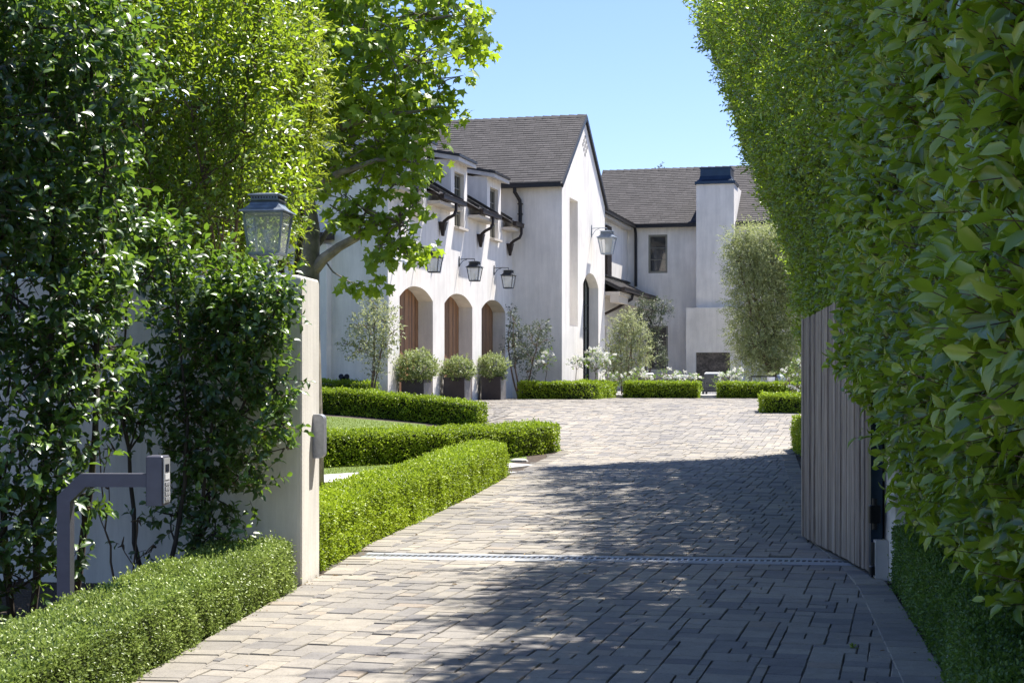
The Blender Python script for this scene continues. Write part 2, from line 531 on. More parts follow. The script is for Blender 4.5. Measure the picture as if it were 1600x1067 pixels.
def wob(P, s, amp):
    """cheap smooth pseudo noise"""
    x, y, z = P[:, 0] * s, P[:, 1] * s, P[:, 2] * s
    return amp * (np.sin(x * 1.7 + 1.3 * np.sin(y * 1.1 + z)) + np.sin(y * 2.3 + 1.7 * np.sin(z * 1.3 + x * .7)) + np.sin(z * 2.1 + 1.1 * np.sin(x * 1.9))) / 3

# ------------------------------------------------------------------ ground and setting
def sheet(name, xs, ys, dz, mat, inside=None):
    xs = np.asarray(xs); ys = np.asarray(ys)
    X, Y = np.meshgrid(xs, ys)
    Z = g(X, Y) + dz
    V = np.stack([X, Y, Z], -1).reshape(-1, 3)
    nx = len(xs)
    fs = []
    for j in range(len(ys) - 1):
        for i in range(nx - 1):
            fs.append((j * nx + i, j * nx + i + 1, (j + 1) * nx + i + 1, (j + 1) * nx + i))
    mb = MB(); mb.add(V, fs, mat)
    return mb.build(name, smooth=True)
xs = np.concatenate([[-3000, -300, -60, -25], np.arange(-14, 14.1, .5), [25, 60, 300, 3000]])
ys = np.concatenate([[-300, -30, -5], np.arange(0, 62, .5), [80, 150, 400, 3500]])
tag(sheet('ground', xs, ys, 0, 'soil'), kind='structure')

def pip(poly, x, y):
    x = np.asarray(x, float); y = np.asarray(y, float)
    r = np.zeros(x.shape, bool)
    n = len(poly)
    for i in range(n):
        x0, y0 = poly[i]; x1, y1 = poly[(i + 1) % n]
        if y0 == y1: continue
        c = ((y0 > y) != (y1 > y)) & (x < (x1 - x0) * (y - y0) / (y1 - y0) + x0)
        r ^= c
    return r
DL = [(-2.4, 3), (-1.95, 7.97), (-1.62, 11.2), (-1.50, 12.1), (-1.33, 14.2), (-.85, 17.2), (-.22, 21.5), (-.03, 23), (.45, 25.6), (.85, 27.5)]
DRR = [(1.45, 3), (2.27, 8), (2.80, 11.3), (2.95, 12.6), (3.1, 14.9), (3.7, 18), (4.4, 23.2), (4.95, 26.8)]
OUT = DL + [(.7, 28.6), (-.35, 30.9), (-.45, 32.1), (-2.2, 32.9), (-2.7, 34.4), (-.1, 45.2), (.5, 43.0), (2.3, 42.6), (3.15, 45.9), (5.8, 45.4), (11, 44), (11, 34.9), (8.6, 34.9), (8.6, 28.2), (5.3, 28.0)] + DRR[::-1]
DA = R(-14.5)                              # course direction of the paving
dx = np.array([math.cos(DA), math.sin(DA)]); dy = np.array([-math.sin(DA), math.cos(DA)])
mb = MB()
# bed
gx = np.arange(-3.6, 11.3, .3); gy = np.arange(2.7, 47, .3)
V = []; fs = []; idx = {}
for j, y in enumerate(gy):
    for i, x in enumerate(gx):
        idx[i, j] = len(V); V.append((x, y, gf(x, y) + .012))
CX, CY = np.meshgrid(gx[:-1] + .15, gy[:-1] + .15)
IN = pip(OUT, CX, CY)
for j in range(len(gy) - 1):
    for i in range(len(gx) - 1):
        if IN[j, i]: fs.append((idx[i, j], idx[i + 1, j], idx[i + 1, j + 1], idx[i, j + 1]))
mb.add(V, fs, 'joint_sand')
UW, UD = .064, .079
NX, NY = 350, 620
occ = np.zeros((NY, NX), bool)
ox = np.array([-10.5, 4.0])
sizes = [(3, 3), (3, 3), (3, 2), (4, 3), (2, 2), (3, 4), (4, 2), (2, 3), (2, 1), (3, 1)]
wts = [5, 4, 8, 4, 4, 1.2, 4, 2, 1.4, 1.6]
stones = []
for j in range(NY):
    i = 0
    row = occ[j]
    while i < NX:
        if row[i]: i += 1; continue
        run = 1
        while run < 4 and i + run < NX and not row[i + run]: run += 1
        for _ in range(6):
            sw, sdp = random.choices(sizes, wts)[0]
            if sw <= run and j + sdp <= NY and not (run - sw == 1 and random.random() < .85): break
        else:
            sw, sdp = run, random.choice((1, 2, 2, 3))
        sdp = min(sdp, NY - j)
        occ[j:j + sdp, i:i + sw] = True
        stones.append((i, j, sw, sdp))
        i += sw
stones = np.array(stones, float)
cx_ = (stones[:, 0] + stones[:, 2] / 2) * UW; cy_ = (stones[:, 1] + stones[:, 3] / 2) * UD
SX = ox[0] + cx_ * dx[0] + cy_ * dy[0]; SY = ox[1] + cx_ * dx[1] + cy_ * dy[1]
def border_d(pts, x, y):
    d = np.full(np.shape(x), 99.)
    for a, b_ in zip(pts[:-1], pts[1:]):
        ax, ay = a; ex, ey = b_[0] - ax, b_[1] - ay
        t = np.clip(((x - ax) * ex + (y - ay) * ey) / (ex * ex + ey * ey), 0, 1)
        d = np.minimum(d, np.hypot(x - ax - t * ex, y - ay - t * ey))
    return d
DR0, DR1 = np.array([-1.30, 13.45]), np.array([2.93, 12.98])
keep = pip(OUT, SX, SY) & (border_d(DL, SX, SY) > .11) & (border_d(DRR, SX, SY) > .11)
dd = border_d([tuple(DR0), tuple(DR1)], SX, SY)
keep &= (dd > .26)
st = stones[keep]; SX = SX[keep]; SY = SY[keep]
n = len(st)
GAP = RNG.uniform(.002, .0048, (n, 2))
hw = st[:, 2] * UW / 2 - GAP[:, 0]; hd = st[:, 3] * UD / 2 - GAP[:, 1] * .45
b_ = .10
T = []
for r_, z in ((1.0, 0), (1.0, .72), (.955, 1.0)):
    T += [(-r_, -r_, z), (r_, -r_, z), (r_, r_, z), (-r_, r_, z)]
TF = [(i + k * 4, (i + 1) % 4 + k * 4, (i + 1) % 4 + 4 + k * 4, i + 4 + k * 4) for k in range(2) for i in range(4)] + [(8, 9, 10, 11)]
def ground_frames(x, y, ang, jit=.006):
    n = len(x)
    e = .2
    gx_ = (g(x + e, y) - g(x - e, y)) / (2 * e); gy_ = (g(x, y + e) - g(x, y - e)) / (2 * e)
    nz = unit(np.stack([-gx_ + RNG.normal(0, jit, n), -gy_ + RNG.normal(0, jit, n), np.ones(n)], 1))
    ax = np.stack([np.cos(ang), np.sin(ang), np.zeros(n)], 1)
    A = frames(ax, nz)
    return A
A = ground_frames(SX, SY, np.full(n, DA) + RNG.normal(0, .016, n))
O = np.stack([SX, SY, g(SX, SY) + .002], 1)
mb.inst(T, TF, O, A, np.stack([hw, hd, RNG.normal(.020, .0022, n)], 1), np.clip(RNG.beta(1.6, 1.4, n), 0, 1), 'paver')
def border(pts, side):
    X = []; Y = []; An = []; Lh = []
    for a, b2 in zip(pts[:-1], pts[1:]):
        a = np.array(a); b2 = np.array(b2); e = b2 - a; Lg = np.hypot(*e); e = e / Lg
        nrm = np.array([e[1], -e[0]]) * side
        s_ = 0
        while s_ < Lg - .05:
            l = min(random.choice((.15, .2, .23, .3)), Lg - s_)
            c = a + e * (s_ + l / 2) + nrm * .125
            X.append(c[0]); Y.append(c[1]); An.append(math.atan2(e[1], e[0])); Lh.append(l / 2 - .005)
            s_ += l
    X = np.array(X); Y = np.array(Y); An = np.array(An); k = len(X)
    nd = border_d([tuple(DR0), tuple(DR1)], X, Y) > .24
    X, Y, An, Lh = X[nd], Y[nd], An[nd], np.array(Lh)[nd]; k = len(X)
    mb.inst(T, TF, np.stack([X, Y, g(X, Y) + .006], 1), ground_frames(X, Y, An), np.stack([Lh, np.full(k, .118), RNG.normal(.022, .002, k)], 1), RNG.beta(1.8, 1.4, k), 'paver')
border(DL, 1); border(DRR, -1)
tag(mb.build('driveway'), kind='structure')

# lawn and garden paths inside the gate
def poly_sheet(name, poly, dz, mat, step=.25, th=0):
    xs = [p[0] for p in poly]; ys = [p[1] for p in poly]
    gx = np.arange(min(xs) - step, max(xs) + step, step); gy = np.arange(min(ys) - step, max(ys) + step, step)
    V = []; fs = []
    X, Y = np.meshgrid(gx, gy); Z = g(X, Y) + dz
    V = np.stack([X, Y, Z], -1).reshape(-1, 3); nx = len(gx)
    IN = pip(poly, X[:-1, :-1] + step / 2, Y[:-1, :-1] + step / 2)
    for j in range(len(gy) - 1):
        for i in range(nx - 1):
            if IN[j, i]: fs.append((j * nx + i, j * nx + i + 1, (j + 1) * nx + i + 1, (j + 1) * nx + i))
    m_ = MB(); m_.add(V, fs, mat)
    return m_.build(name)
LAWN = [(-9, 15.5), (-3, 13.2), (-2.2, 14.5), (-1.4, 17.6), (-.85, 21.6), (-.3, 23.4), (.2, 26.2), (.0, 28.6), (-.8, 31.0), (-9, 31.6)]
tag(poly_sheet('lawn', LAWN, .004, 'lawn'), kind='structure')
def slab_path(name, cl, wd, h=.03):
    m_ = MB()
    for (a, b2) in zip(cl[:-1], cl[1:]):
        a = Vector(a); b2 = Vector(b2); e = (b2 - a).normalized(); nn = Vector((-e.y, e.x))
        p = [a - nn * wd / 2, b2 - nn * wd / 2, b2 + nn * wd / 2, a + nn * wd / 2]
        v = [(q.x, q.y, gf(q.x, q.y) - .02) for q in p] + [(q.x, q.y, gf(q.x, q.y) + h) for q in p]
        m_.add(v, [(0, 3, 2, 1), (4, 5, 6, 7), (0, 1, 5, 4), (1, 2, 6, 5), (2, 3, 7, 6), (3, 0, 4, 7)], 'concrete')
    return tag(m_.build(name), kind='structure')
slab_path('garden_path', [(-6.2, 19.3), (-4.4, 20.2), (-2.6, 21.6), (-1.2, 23.2), (.02, 25.05)], .85)
slab_path('garden_path', [(-6.2, 17.9), (-4.4, 18.5), (-2.6, 19.9), (-1.15, 21.9), (-.15, 23.6)], .55)
# grass blades
n = 42000
x = RNG.uniform(-6.5, .2, n * 2); y = RNG.uniform(13.5, 31, n * 2)
k = pip(LAWN, x, y) & (RNG.random(n * 2) < .8)
x, y = x[k], y[k]
mbg = MB()
P = np.stack([x, y, g(x, y)], 1)
leaves(mbg, P, RNG.normal(0, .35, (len(x), 3)) + np.array([0, 0, 1]), rand_dirs(len(x)), RNG.uniform(.02, .045, len(x)), .007, NEEDLE, 'grass_blade')
tag(mbg.build('grass'), 'short clipped green grass of the small lawn between the box hedges', 'grass', kind='stuff')

# patio slab behind the far hedges
mb = MB()
def hq(x, y): p = HW(x, y, 0); return (p.x, p.y)
pp = [HW(2.35, .6, 0), HW(16, .9, 0), HW(16, 13.1, 0), HW(1.1, 13.1, 0), HW(1.1, 6.5, 0), HW(2.35, 6.4, 0)]
k = len(pp)
mb.add([(p.x, p.y, .7) for p in pp] + [(p.x, p.y, 1.0) for p in pp], [tuple(range(k, 2 * k))] + [(i, (i + 1) % k, k + (i + 1) % k, k + i) for i in range(k)], 'concrete')
tag(mb.build('patio'), kind='structure')

# ------------------------------------------------------------------ linear drain across the drive
dr = empty('drain_channel', (DR0[0], DR0[1], gf(0, 13.2)), math.atan2(DR1[1] - DR0[1], DR1[0] - DR0[0]), 'long slotted drain set in a pale concrete strip across the drive at the gate', 'drain')
Ld = float(np.hypot(*(DR1 - DR0)))
mb2 = MB(); mb2.box(0, Ld, -.27, -.085, -.05, .021); mb2.box(0, Ld, .085, .20, -.05, .021); mb2.build('frame', 'drain_concrete', dr)
mb2 = MB(); mb2.box(0, Ld, -.0845, .0845, -.05, .006); mb2.build('trough', 'void_black', dr)
mb2 = MB()
mb2.box(0, Ld, -.084, -.060, .006, .020); mb2.box(0, Ld, .060, .084, .006, .020)
k = 0
while k * .05 < Ld - .05:
    a_ = k * .05 + .008
    mb2.add([(a_, -.061, .008), (a_ + .018, -.061, .008), (a_ + .034, .061, .008), (a_ + .016, .061, .008), (a_, -.061, .019), (a_ + .018, -.061, .019), (a_ + .034, .061, .019), (a_ + .016, .061, .019)],
            [(4, 5, 6, 7), (0, 1, 5, 4), (2, 3, 7, 6), (1, 2, 6, 5), (3, 0, 4, 7)])
    k += 1
mb2.build('grate', 'grate_metal', dr)

# ------------------------------------------------------------------ the house
house = empty('house', HO, -HA, 'white stucco two storey house with dark shingle roofs, arched garage doors and a chimney', 'house')
def hp(mb, name, mat=None, parent=None, label=None, smooth=False):
    o = mb.build(name, mat, parent or house, smooth)
    if label: o['label'] = label
    return o
WT = .4
def arc(c, hwid, z_spring, rise, n=18, p=2.3):
    return [(c - hwid * math.cos(math.pi * i / n), z_spring + rise * (1 - abs(math.cos(math.pi * i / n)) ** p)) for i in range(n + 1)]
ARC = [-2.03, -5.47, -8.97]
HWD = 1.27
# garage facade (plane x=0, y from -11.05 to 0)
out = [(-11.05, .4)]
for c in sorted(ARC):
    out += [(c - HWD, .4)] + arc(c, HWD, 3.40, .30) + [(c + HWD, .4)]
out += [(0, .4), (0, 6.05)]
DCEN = [-2.0, -5.44, -8.95]
for c in sorted(DCEN, reverse=True):
    out += [(c + .735, 6.05), (c + .735, 7.13), (c - .735, 7.13), (c - .735, 6.05)]
out += [(-11.05, 6.05)]
holes = [[(c - .42, 5.42), (c + .45, 5.42), (c + .45, 6.86), (c - .42, 6.86)] for c in DCEN]
mb = MB()
mb.wall2d(out, holes, WT, lambda a, z, d: (-d, a, z))
# near end wall (faces the camera)
mb.wall2d([(-5.6, .3), (-.4, .3), (-.4, 6.28), (-3.0, 7.84), (-5.6, 6.28)], [], .3, lambda a, z, d: (a, -11.05 + d, z))
hp(mb, 'garage_wall', 'stucco')
# main building: front wall faces camera at y=0; gable facade at x=1.512
GX = 1.512
mb = MB()
mb.wall2d([(0.0, .3), (GX - .005, .3), (GX - .005, 7.2), (-13, 7.2), (-13, 5.0), (0.0, 5.0)], [], .3, lambda a, z, d: (a, .002 + d, z))
ar = arc(4.16, 1.2, 4.42, .40)
out = [(0, .3), (2.96, .3)] + ar + [(5.36, .3), (6.43, .3), (6.43, 7.22), (3.215, 9.60), (0, 7.22)]
slot = [(1.03, 3.06), (2.2, 3.06), (2.2, 6.9), (1.03, 6.9)]
vents = []
vc = (3.25, 8.75)
for (i, j) in [(0, 2), (-1, 1), (1, 1), (-2, 0), (0, 0), (2, 0), (-1, -1), (1, -1), (0, -2)]:
    a0 = vc[0] + i * .155; z0 = vc[1] + j * .135
    vents.append([(a0 + .07 * math.cos(t), z0 + .06 * math.sin(t)) for t in np.arange(0, 6.2, math.pi / 4)])
mb.wall2d(out, [slot], .6, lambda a, z, d: (GX - d, a, z))
hp(mb, 'gable_wall', 'stucco')
mb = MB(); mb.box(GX - .66, GX - .58, 1.0, 2.23, 3.0, 7.0); hp(mb, 'niche_panel', 'stucco')
for lp in vents:
    mb = MB(); c_ = [sum(p[0] for p in lp) / len(lp), sum(p[1] for p in lp) / len(lp)]
    mb.tube([(GX - .02, c_[0], c_[1]), (GX + .004, c_[0], c_[1])], .068, 12); hp(mb, 'vent_shade_disc', 'void_black')  # black discs on the wall, painted in for the shade inside holes
# connecting wall and back wing
CW = 1.063; BY = 13.12
mb = MB()
mb.wall2d([(6.43, .3), (BY, .3), (BY, 7.2), (6.43, 7.2)], [[(7.2, 5.1), (8.6, 5.1), (8.6, 6.7), (7.2, 6.7)], [(7.2, 1.0), (9.0, 1.0), (9.0, 3.3), (7.2, 3.3)]], .3, lambda a, z, d: (CW - d, a, z))
w1 = [(CW + .78, 5.39), (CW + 1.5, 5.39), (CW + 1.5, 6.83), (CW + .78, 6.83)]
w2 = [(CW + .76, 1.78), (CW + 1.52, 1.78), (CW + 1.52, 3.42), (CW + .76, 3.42)]
mb.wall2d([(CW - .3, .3), (16, .3), (16, 7.2), (CW - .3, 7.2)], [w1, w2], .3, lambda a, z, d: (a, BY + d, z))
hp(mb, 'back_wing_wall', 'stucco')

def frame_window(name, u0, u1, z0, z1, mp, rows=1, cols=1, fw=.06, mat='olive_frame', glass='window_glass', bar=.02, proud=0, label=None):
    """mp(a, z, d): a along, z up, d depth into the wall"""
    m_ = MB()
    def pb(a0, a1, b0, b1, d0, d1):
        c = [mp(a0, b0, d0), mp(a1, b0, d0), mp(a1, b1, d0), mp(a0, b1, d0), mp(a0, b0, d1), mp(a1, b0, d1), mp(a1, b1, d1), mp(a0, b1, d1)]
        m_.add(c, [(0, 1, 2, 3), (7, 6, 5, 4), (0, 4, 5, 1), (1, 5, 6, 2), (2, 6, 7, 3), (3, 7, 4, 0)])
    e = .002
    pb(u0 + e, u0 + fw, z0 + e, z1 - e, proud, proud + .07); pb(u1 - fw, u1 - e, z0 + e, z1 - e, proud, proud + .07)
    pb(u0 + fw, u1 - fw, z0 + e, z0 + fw, proud, proud + .07); pb(u0 + fw, u1 - fw, z1 - fw, z1 - e, proud, proud + .07)
    for i in range(1, rows):
        z = z0 + fw + (z1 - z0 - 2 * fw) * i / rows
        pb(u0 + fw, u1 - fw, z - bar / 2, z + bar / 2, proud + .008, proud + .05)
    for i in range(1, cols):
        a = u0 + fw + (u1 - u0 - 2 * fw) * i / cols
        pb(a - bar / 2, a + bar / 2, z0 + fw, z1 - fw, proud + .006, proud + .052)
    f_ = hp(m_, name, mat)
    m_ = MB()
    pb2 = [mp(u0 + fw * .5, z0 + fw * .5, proud + .045), mp(u1 - fw * .5, z0 + fw * .5, proud + .045), mp(u1 - fw * .5, z1 - fw * .5, proud + .045), mp(u0 + fw * .5, z1 - fw * .5, proud + .045)]
    m_.add(pb2, [(0, 1, 2, 3)])
    hp(m_, 'pane', glass, f_)
    return f_
for c in DCEN:
    frame_window('window', c - .42, c + .45, 5.42, 6.86, lambda a, z, d: (-d, a, z), 4, 3, .07, proud=.10)
frame_window('window', CW + .78, CW + 1.5, 5.39, 6.83, lambda a, z, d: (a, BY + d, z), 3, 1, .075, proud=.02)
frame_window('window', CW + .76, CW + 1.52, 1.78, 3.42, lambda a, z, d: (a, BY + d, z), 3, 1, .075, proud=.02)
frame_window('window', 7.2, 8.6, 5.1, 6.7, lambda a, z, d: (CW - d, a, z), 2, 3, .07, 'fascia', proud=.08)
frame_window('patio_door', 7.2, 9.0, 1.0, 3.3, lambda a, z, d: (CW - d, a, z), 2, 2, .09, proud=.08)
mb = MB()
mb.box(CW + .01, CW + .09, 8.65, 9.5, 5.0, 6.8)
for i in range(16): mb.box(CW + .09, CW + .10, 8.72, 9.43, 5.08 + i * .105, 5.15 + i * .105)
hp(mb, 'shutter', 'brown_metal')
# wood garage doors, vertical planks
for c in sorted(ARC):
    mb = MB(); u = c - 1.45
    while u < c + 1.45:
        wd = random.choice((.10, .13, .16))
        mb.box(-.42, -.385 + random.uniform(0, .008), u, u + wd - .008, .7, 3.75, rnd=random.random())
        u += wd
    mb.box(-.46, -.42, c - 1.45, c + 1.45, .7, 3.75, rnd=0)
    hp(mb, 'garage_door', 'garage_wood')
# arched steel and glass front door
mb = MB(); XD = GX - .34
def ptube(pts, r): mb.tube([(XD, a, z) for a, z in pts], r, 6)
A2 = arc(4.16, 1.17, 4.42, .38)
ptube([(2.99, .9)] + A2 + [(5.33, .9)], .035)
for a in (3.55, 4.16, 4.77):
    zt = 4.42 + .38 * (1 - abs((a - 4.16) / 1.17) ** 2.3)
    mb.box(XD - .02, XD + .02, a - .022, a + .022, .9, zt)
for z in (1.6, 2.35, 3.1, 3.85): mb.box(XD - .015, XD + .015, 2.99, 5.33, z - .015, z + .015)
hp(mb, 'front_door', 'dark_frame')
mb = MB()
v = [(XD - .03, 2.96, .9)] + [(XD - .03, a, z) for a, z in A2] + [(XD - .03, 5.36, .9)]
mb.add(v, [tuple(range(len(v)))]); hp(mb, 'door_glass', 'door_glass')
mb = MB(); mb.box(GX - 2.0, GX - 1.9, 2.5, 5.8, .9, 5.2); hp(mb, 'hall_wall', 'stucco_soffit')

# shingled roof slopes: local corner p0, along e (unit), up-slope s (unit), lengths
def slope(name, p0, e, s_, Le, Lsl, parent=None, clip=None):
    m_ = MB(); e = np.array(e, float); s_ = np.array(s_, float); nn = np.cross(e, s_)
    if nn[2] < 0: nn = -nn
    p0 = np.array(p0, float)
    EX = .138
    O = []; S = []; Rn = []
    rows = int(math.ceil(Lsl / EX))
    T4 = [(0, 0, 0), (1, 0, 0), (1, 1, 0), (0, 1, 0), (0, 0, 1), (1, 0, 1), (1, 1, .15), (0, 1, .15)]
    TF4 = [(4, 5, 6, 7), (0, 1, 5, 4), (1, 2, 6, 5), (3, 0, 4, 7)]
    for r in range(rows):
        a = -random.uniform(0, .25)
        while a < Le:
            wd = random.choice((.16, .22, .28, .34))
            a0 = max(a, 0); a1 = min(a + wd - .006, Le)
            if a1 > a0 + .02:
                lo = r * EX; hi = min(lo + EX + .02, Lsl)
                if clip is None or clip((a0 + a1) / 2, lo + EX / 2):
                    O.append(p0 + e * a0 + s_ * lo); S.append((a1 - a0, hi - lo, random.choice((.014, .015, .017)))); Rn.append(random.random())
            a += wd
    O = np.array(O); S = np.array(S); A = np.repeat(np.stack([e, s_, nn])[None], len(O), 0)
    m_.inst(T4, TF4, O, A, S, np.array(Rn), 'shingle')
    # deck underneath
    if clip is None:
        q = [p0, p0 + e * Le, p0 + e * Le + s_ * Lsl, p0 + s_ * Lsl]
        v = [x - nn * .004 for x in q] + [x - nn * .11 for x in q]
        m_.add(v, [(0, 1, 2, 3), (7, 6, 5, 4), (0, 4, 5, 1), (1, 5, 6, 2), (2, 6, 7, 3), (3, 7, 4, 0)], 'roof_metal')
    return hp(m_, name, None, parent)
# main roof ridge along x at y=3.215, from x=-13 to GX+.06
EO = .22
rise = (9.60 - 7.22) / 3.215
ls = math.hypot(3.215 + EO, (3.215 + EO) * rise)
sv1 = np.array([0, 1, rise]) / math.hypot(1, rise)
slope('roof', (-13, -EO, 7.30 - EO * rise + .03), (1, 0, 0), sv1, 13 + GX + .06, ls)
slope('roof', (-13, 6.43 + EO, 7.30 - EO * rise + .03), (1, 0, 0), np.array([0, -1, rise]) / math.hypot(1, rise), 13 + GX + .06, ls)
zr = 7.33 + 3.215 * rise
mb = MB()
a = -13
while a < GX - .2:
    mb.add([(a, 3.215 - .13, zr - .10 + .03), (a + .3, 3.215 - .13, zr - .10 + .012), (a + .3, 3.215, zr + .02), (a, 3.215, zr + .045), (a, 3.215 + .13, zr - .07), (a + .3, 3.215 + .13, zr - .09)],
           [(0, 1, 2, 3), (3, 2, 5, 4), (0, 3, 4)], 'shingle', random.random())
    a += .28
mb.add([(a, 3.215 - .13, zr - .07), (GX + .06, 3.215 - .13, zr - .07), (GX + .06, 3.215, zr + .03), (a, 3.215, zr + .045), (a, 3.215 + .13, zr - .07), (GX + .06, 3.215 + .13, zr - .07)], [(0, 1, 2, 3), (3, 2, 5, 4), (1, 5, 2)], 'shingle', .4)
hp(mb, 'roof_ridge')
# back wing roof: ridge along x
ls2 = ls
slope('roof', (CW - 1.6, BY - EO, 7.30 - EO * rise + .03), (1, 0, 0), sv1, 16, ls2)
mb = MB(); a = CW - 1.6
while a < CW + 14:
    mb.add([(a, BY + 3.215 - .13, zr - .07), (a + .3, BY + 3.215 - .13, zr - .088), (a + .3, BY + 3.215, zr + .02), (a, BY + 3.215, zr + .045), (a, BY + 3.215 + .13, zr - .07), (a + .3, BY + 3.215 + .13, zr - .09)],
           [(0, 1, 2, 3), (3, 2, 5, 4), (0, 3, 4)], 'shingle', random.random())
    a += .28
hp(mb, 'roof_ridge')
# connecting roof slope (faces +x), runs into the valley
sv3 = np.array([-1, 0, rise]) / math.hypot(1, rise)
slope('roof', (CW + EO, 6.6, 7.30 - EO * rise + .03), (0, 1, 0), sv3, BY - 6.6 + .15, 3.6, clip=lambda a, l: a < BY - 6.6 - .1 + l * .8)
mb = MB(); mb.box(CW - .1, CW + EO + .02, 6.45, BY - EO - .03, 6.98, 7.09); hp(mb, 'eave_fascia', 'fascia')
# garage roof
gs = .6
def notch(a, l):
    return not (l < .42 and any(abs(a - 11.2 - c) < .76 for c in DCEN))
slope('roof', (.34, -11.2, 6.14 - .34 * gs + .02), (0, 1, 0), np.array([-1, 0, gs]) / math.hypot(1, gs), 11.15, 3.9, clip=notch)
mb = MB()
mb.add([(-.05, -11.2, 6.145), (-.05, -.01, 6.145), (-3.1, -.01, 6.145 + 3.05 * gs), (-3.1, -11.2, 6.145 + 3.05 * gs)], [(0, 1, 2, 3)]); hp(mb, 'roof_deck', 'roof_metal')
slope('roof', (-6.0, -11.2, 6.14 - .4 * gs + .02), (0, 1, 0), np.array([1, 0, gs]) / math.hypot(1, gs), 11.15, 3.5)
# gable rake edges of the main roof
mb = MB()
for sgn, y0 in ((1, -EO), (-1, 6.43 + EO)):
    z0 = 7.30 - EO * rise + .0
    p = Vector((GX + .055, y0, z0 - .03)); q = Vector((GX + .055, 3.215, zr - .06))
    mb.bar(p, q, .05, .13, up=(1, 0, 0) if False else (0, 0, 1))
hp(mb, 'roof_edge', 'roof_metal')
# gutters
def gutter(name, p, q, r=.07, parent=None):
    m_ = MB(); m_.bar(p, q, .12, .12)
    m_.bar(Vector(p) + Vector((0, 0, .065)), Vector(q) + Vector((0, 0, .065)), .15, .025)
    return hp(m_, name, 'roof_metal', parent)
gutter('gutter', (-13, -EO - .05, 7.13), (GX + .04, -EO - .05, 7.13))
gutter('gutter', (CW + EO + .02, BY - EO - .07, 7.13), (16, BY - EO - .07, 7.13))
gutter('gutter', (CW + EO + .09, 6.5, 7.13), (CW + EO + .09, BY - EO - .1, 7.13))
segs = [(-11.2, DCEN[2] - .80), (DCEN[2] + .77, DCEN[1] - .77), (DCEN[1] + .77, DCEN[0] - .77), (DCEN[0] + .80, -.28)]
for a, b2 in segs:
    m_ = MB()
    m_.bar((.385, a, 5.93), (.385, b2, 5.93), .11, .10); m_.bar((.395, a, 5.99), (.395, b2, 5.99), .13, .018)
    hp(m_, 'gutter', 'brown_metal')
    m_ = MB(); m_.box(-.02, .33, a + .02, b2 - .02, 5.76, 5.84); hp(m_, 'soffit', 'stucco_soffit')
# curved spouts with leader heads
for yb in (-10.3, -7.15, -3.68, -.55):
    m_ = MB()
    m_.tube([(.40, yb + .12, 5.88), (.40, yb + .10, 5.70), (.36, yb + .05, 5.58), (.22, yb, 5.50), (.12, yb, 5.42), (.10, yb, 5.36)], .042, 8)
    m_.frustum(.09, yb, 5.20, 5.38, .055, .06, .08, .10)
    m_.frustum(.085, yb, 5.06, 5.20, .03, .035, .05, .055)
    m_.box(.005, .18, yb - .115, yb + .115, 5.38, 5.41)
    hp(m_, 'downspout', 'brown_metal')
# main downspout near the garage and the back wing downspout
m_ = MB(); yb = -EO - .04
m_.tube([(.10 + .05, yb, 7.10), (.15, yb, 6.95), (.26, -.09, 6.72), (.27, -.08, 6.55), (.27, -.08, 6.0)], .055, 8)
for z in (6.6, 6.3): m_.box(.20, .34, -.14, -.003, z, z + .03)
hp(m_, 'downspout', 'roof_metal')
m_ = MB()
m_.tube([(CW + EO + .1, BY - EO - .07, 7.08), (CW + EO + .1, BY - .12, 6.9), (CW + EO + .1, BY - .08, 6.7), (CW + EO + .1, BY - .08, 4.9)], .055, 8)
hp(m_, 'downspout', 'roof_metal')
# dormers: side walls and shed roofs
for c in DCEN:
    m_ = MB()
    for s_, y0, y1 in ((0, c - .735, c - .62), (1, c + .62, c + .735)):
        prof = [(-.405, 6.18), (-.405, 7.13), (-2.6, 7.50), (-2.6, 7.3)]
        prof = [(-.402, 6.30), (-.402, 7.12), (-2.6, 7.55), (-2.6, 7.55)]
        v = [(x_, y0 + .003, z_) for x_, z_ in prof[:3]] + [(x_, y1 - .003, z_) for x_, z_ in prof[:3]]
        m_.add(v, [(0, 1, 2), (5, 4, 3), (0, 3, 4, 1), (1, 4, 5, 2), (2, 5, 3, 0)])
    d_ = hp(m_, 'dormer', 'stucco')
    m_ = MB()
    p0 = (.27, c - .86, 7.20); 
    q = [(.27, c - .86, 7.15), (.27, c + .80, 7.15), (-2.9, c + .80, 7.75), (-2.9, c - .86, 7.75)]
    m_.add([(x_, y_, z_ + .09) for x_, y_, z_ in q] + [(x_, y_, z_ + .02) for x_, y_, z_ in q],
           [(0, 1, 2, 3), (7, 6, 5, 4), (0, 4, 5, 1), (1, 5, 6, 2), (2, 6, 7, 3), (3, 7, 4, 0)], 'roof_metal')
    m_.add([(x_ - .03 * (i in (0, 1)), y_ + (.02 if i in (0, 3) else -.02), z_ + .019) for i, (x_, y_, z_) in enumerate(q)] + [(x_ - .03 * (i in (0, 1)), y_ + (.02 if i in (0, 3) else -.02), z_ - .09) for i, (x_, y_, z_) in enumerate(q)],
           [(0, 1, 2, 3), (7, 6, 5, 4), (0, 4, 5, 1), (1, 5, 6, 2), (2, 6, 7, 3), (3, 7, 4, 0)], 'fascia')
    hp(m_, 'dormer_roof', None, d_)
    m_ = MB(); m_.box(.0, .14, c - .45, c + .46, 5.36, 5.42); hp(m_, 'sill', 'stucco_soffit', d_)
    # dark flashing where the dormer side meets the roof
    m_ = MB()
    for yy in (c - .75, c + .75): m_.bar((.33, yy, 6.14 - .33 * gs + .10), (-2.5, yy, 6.14 + 2.5 * gs + .10), .03, .07)
    hp(m_, 'flashing', 'roof_metal', d_)
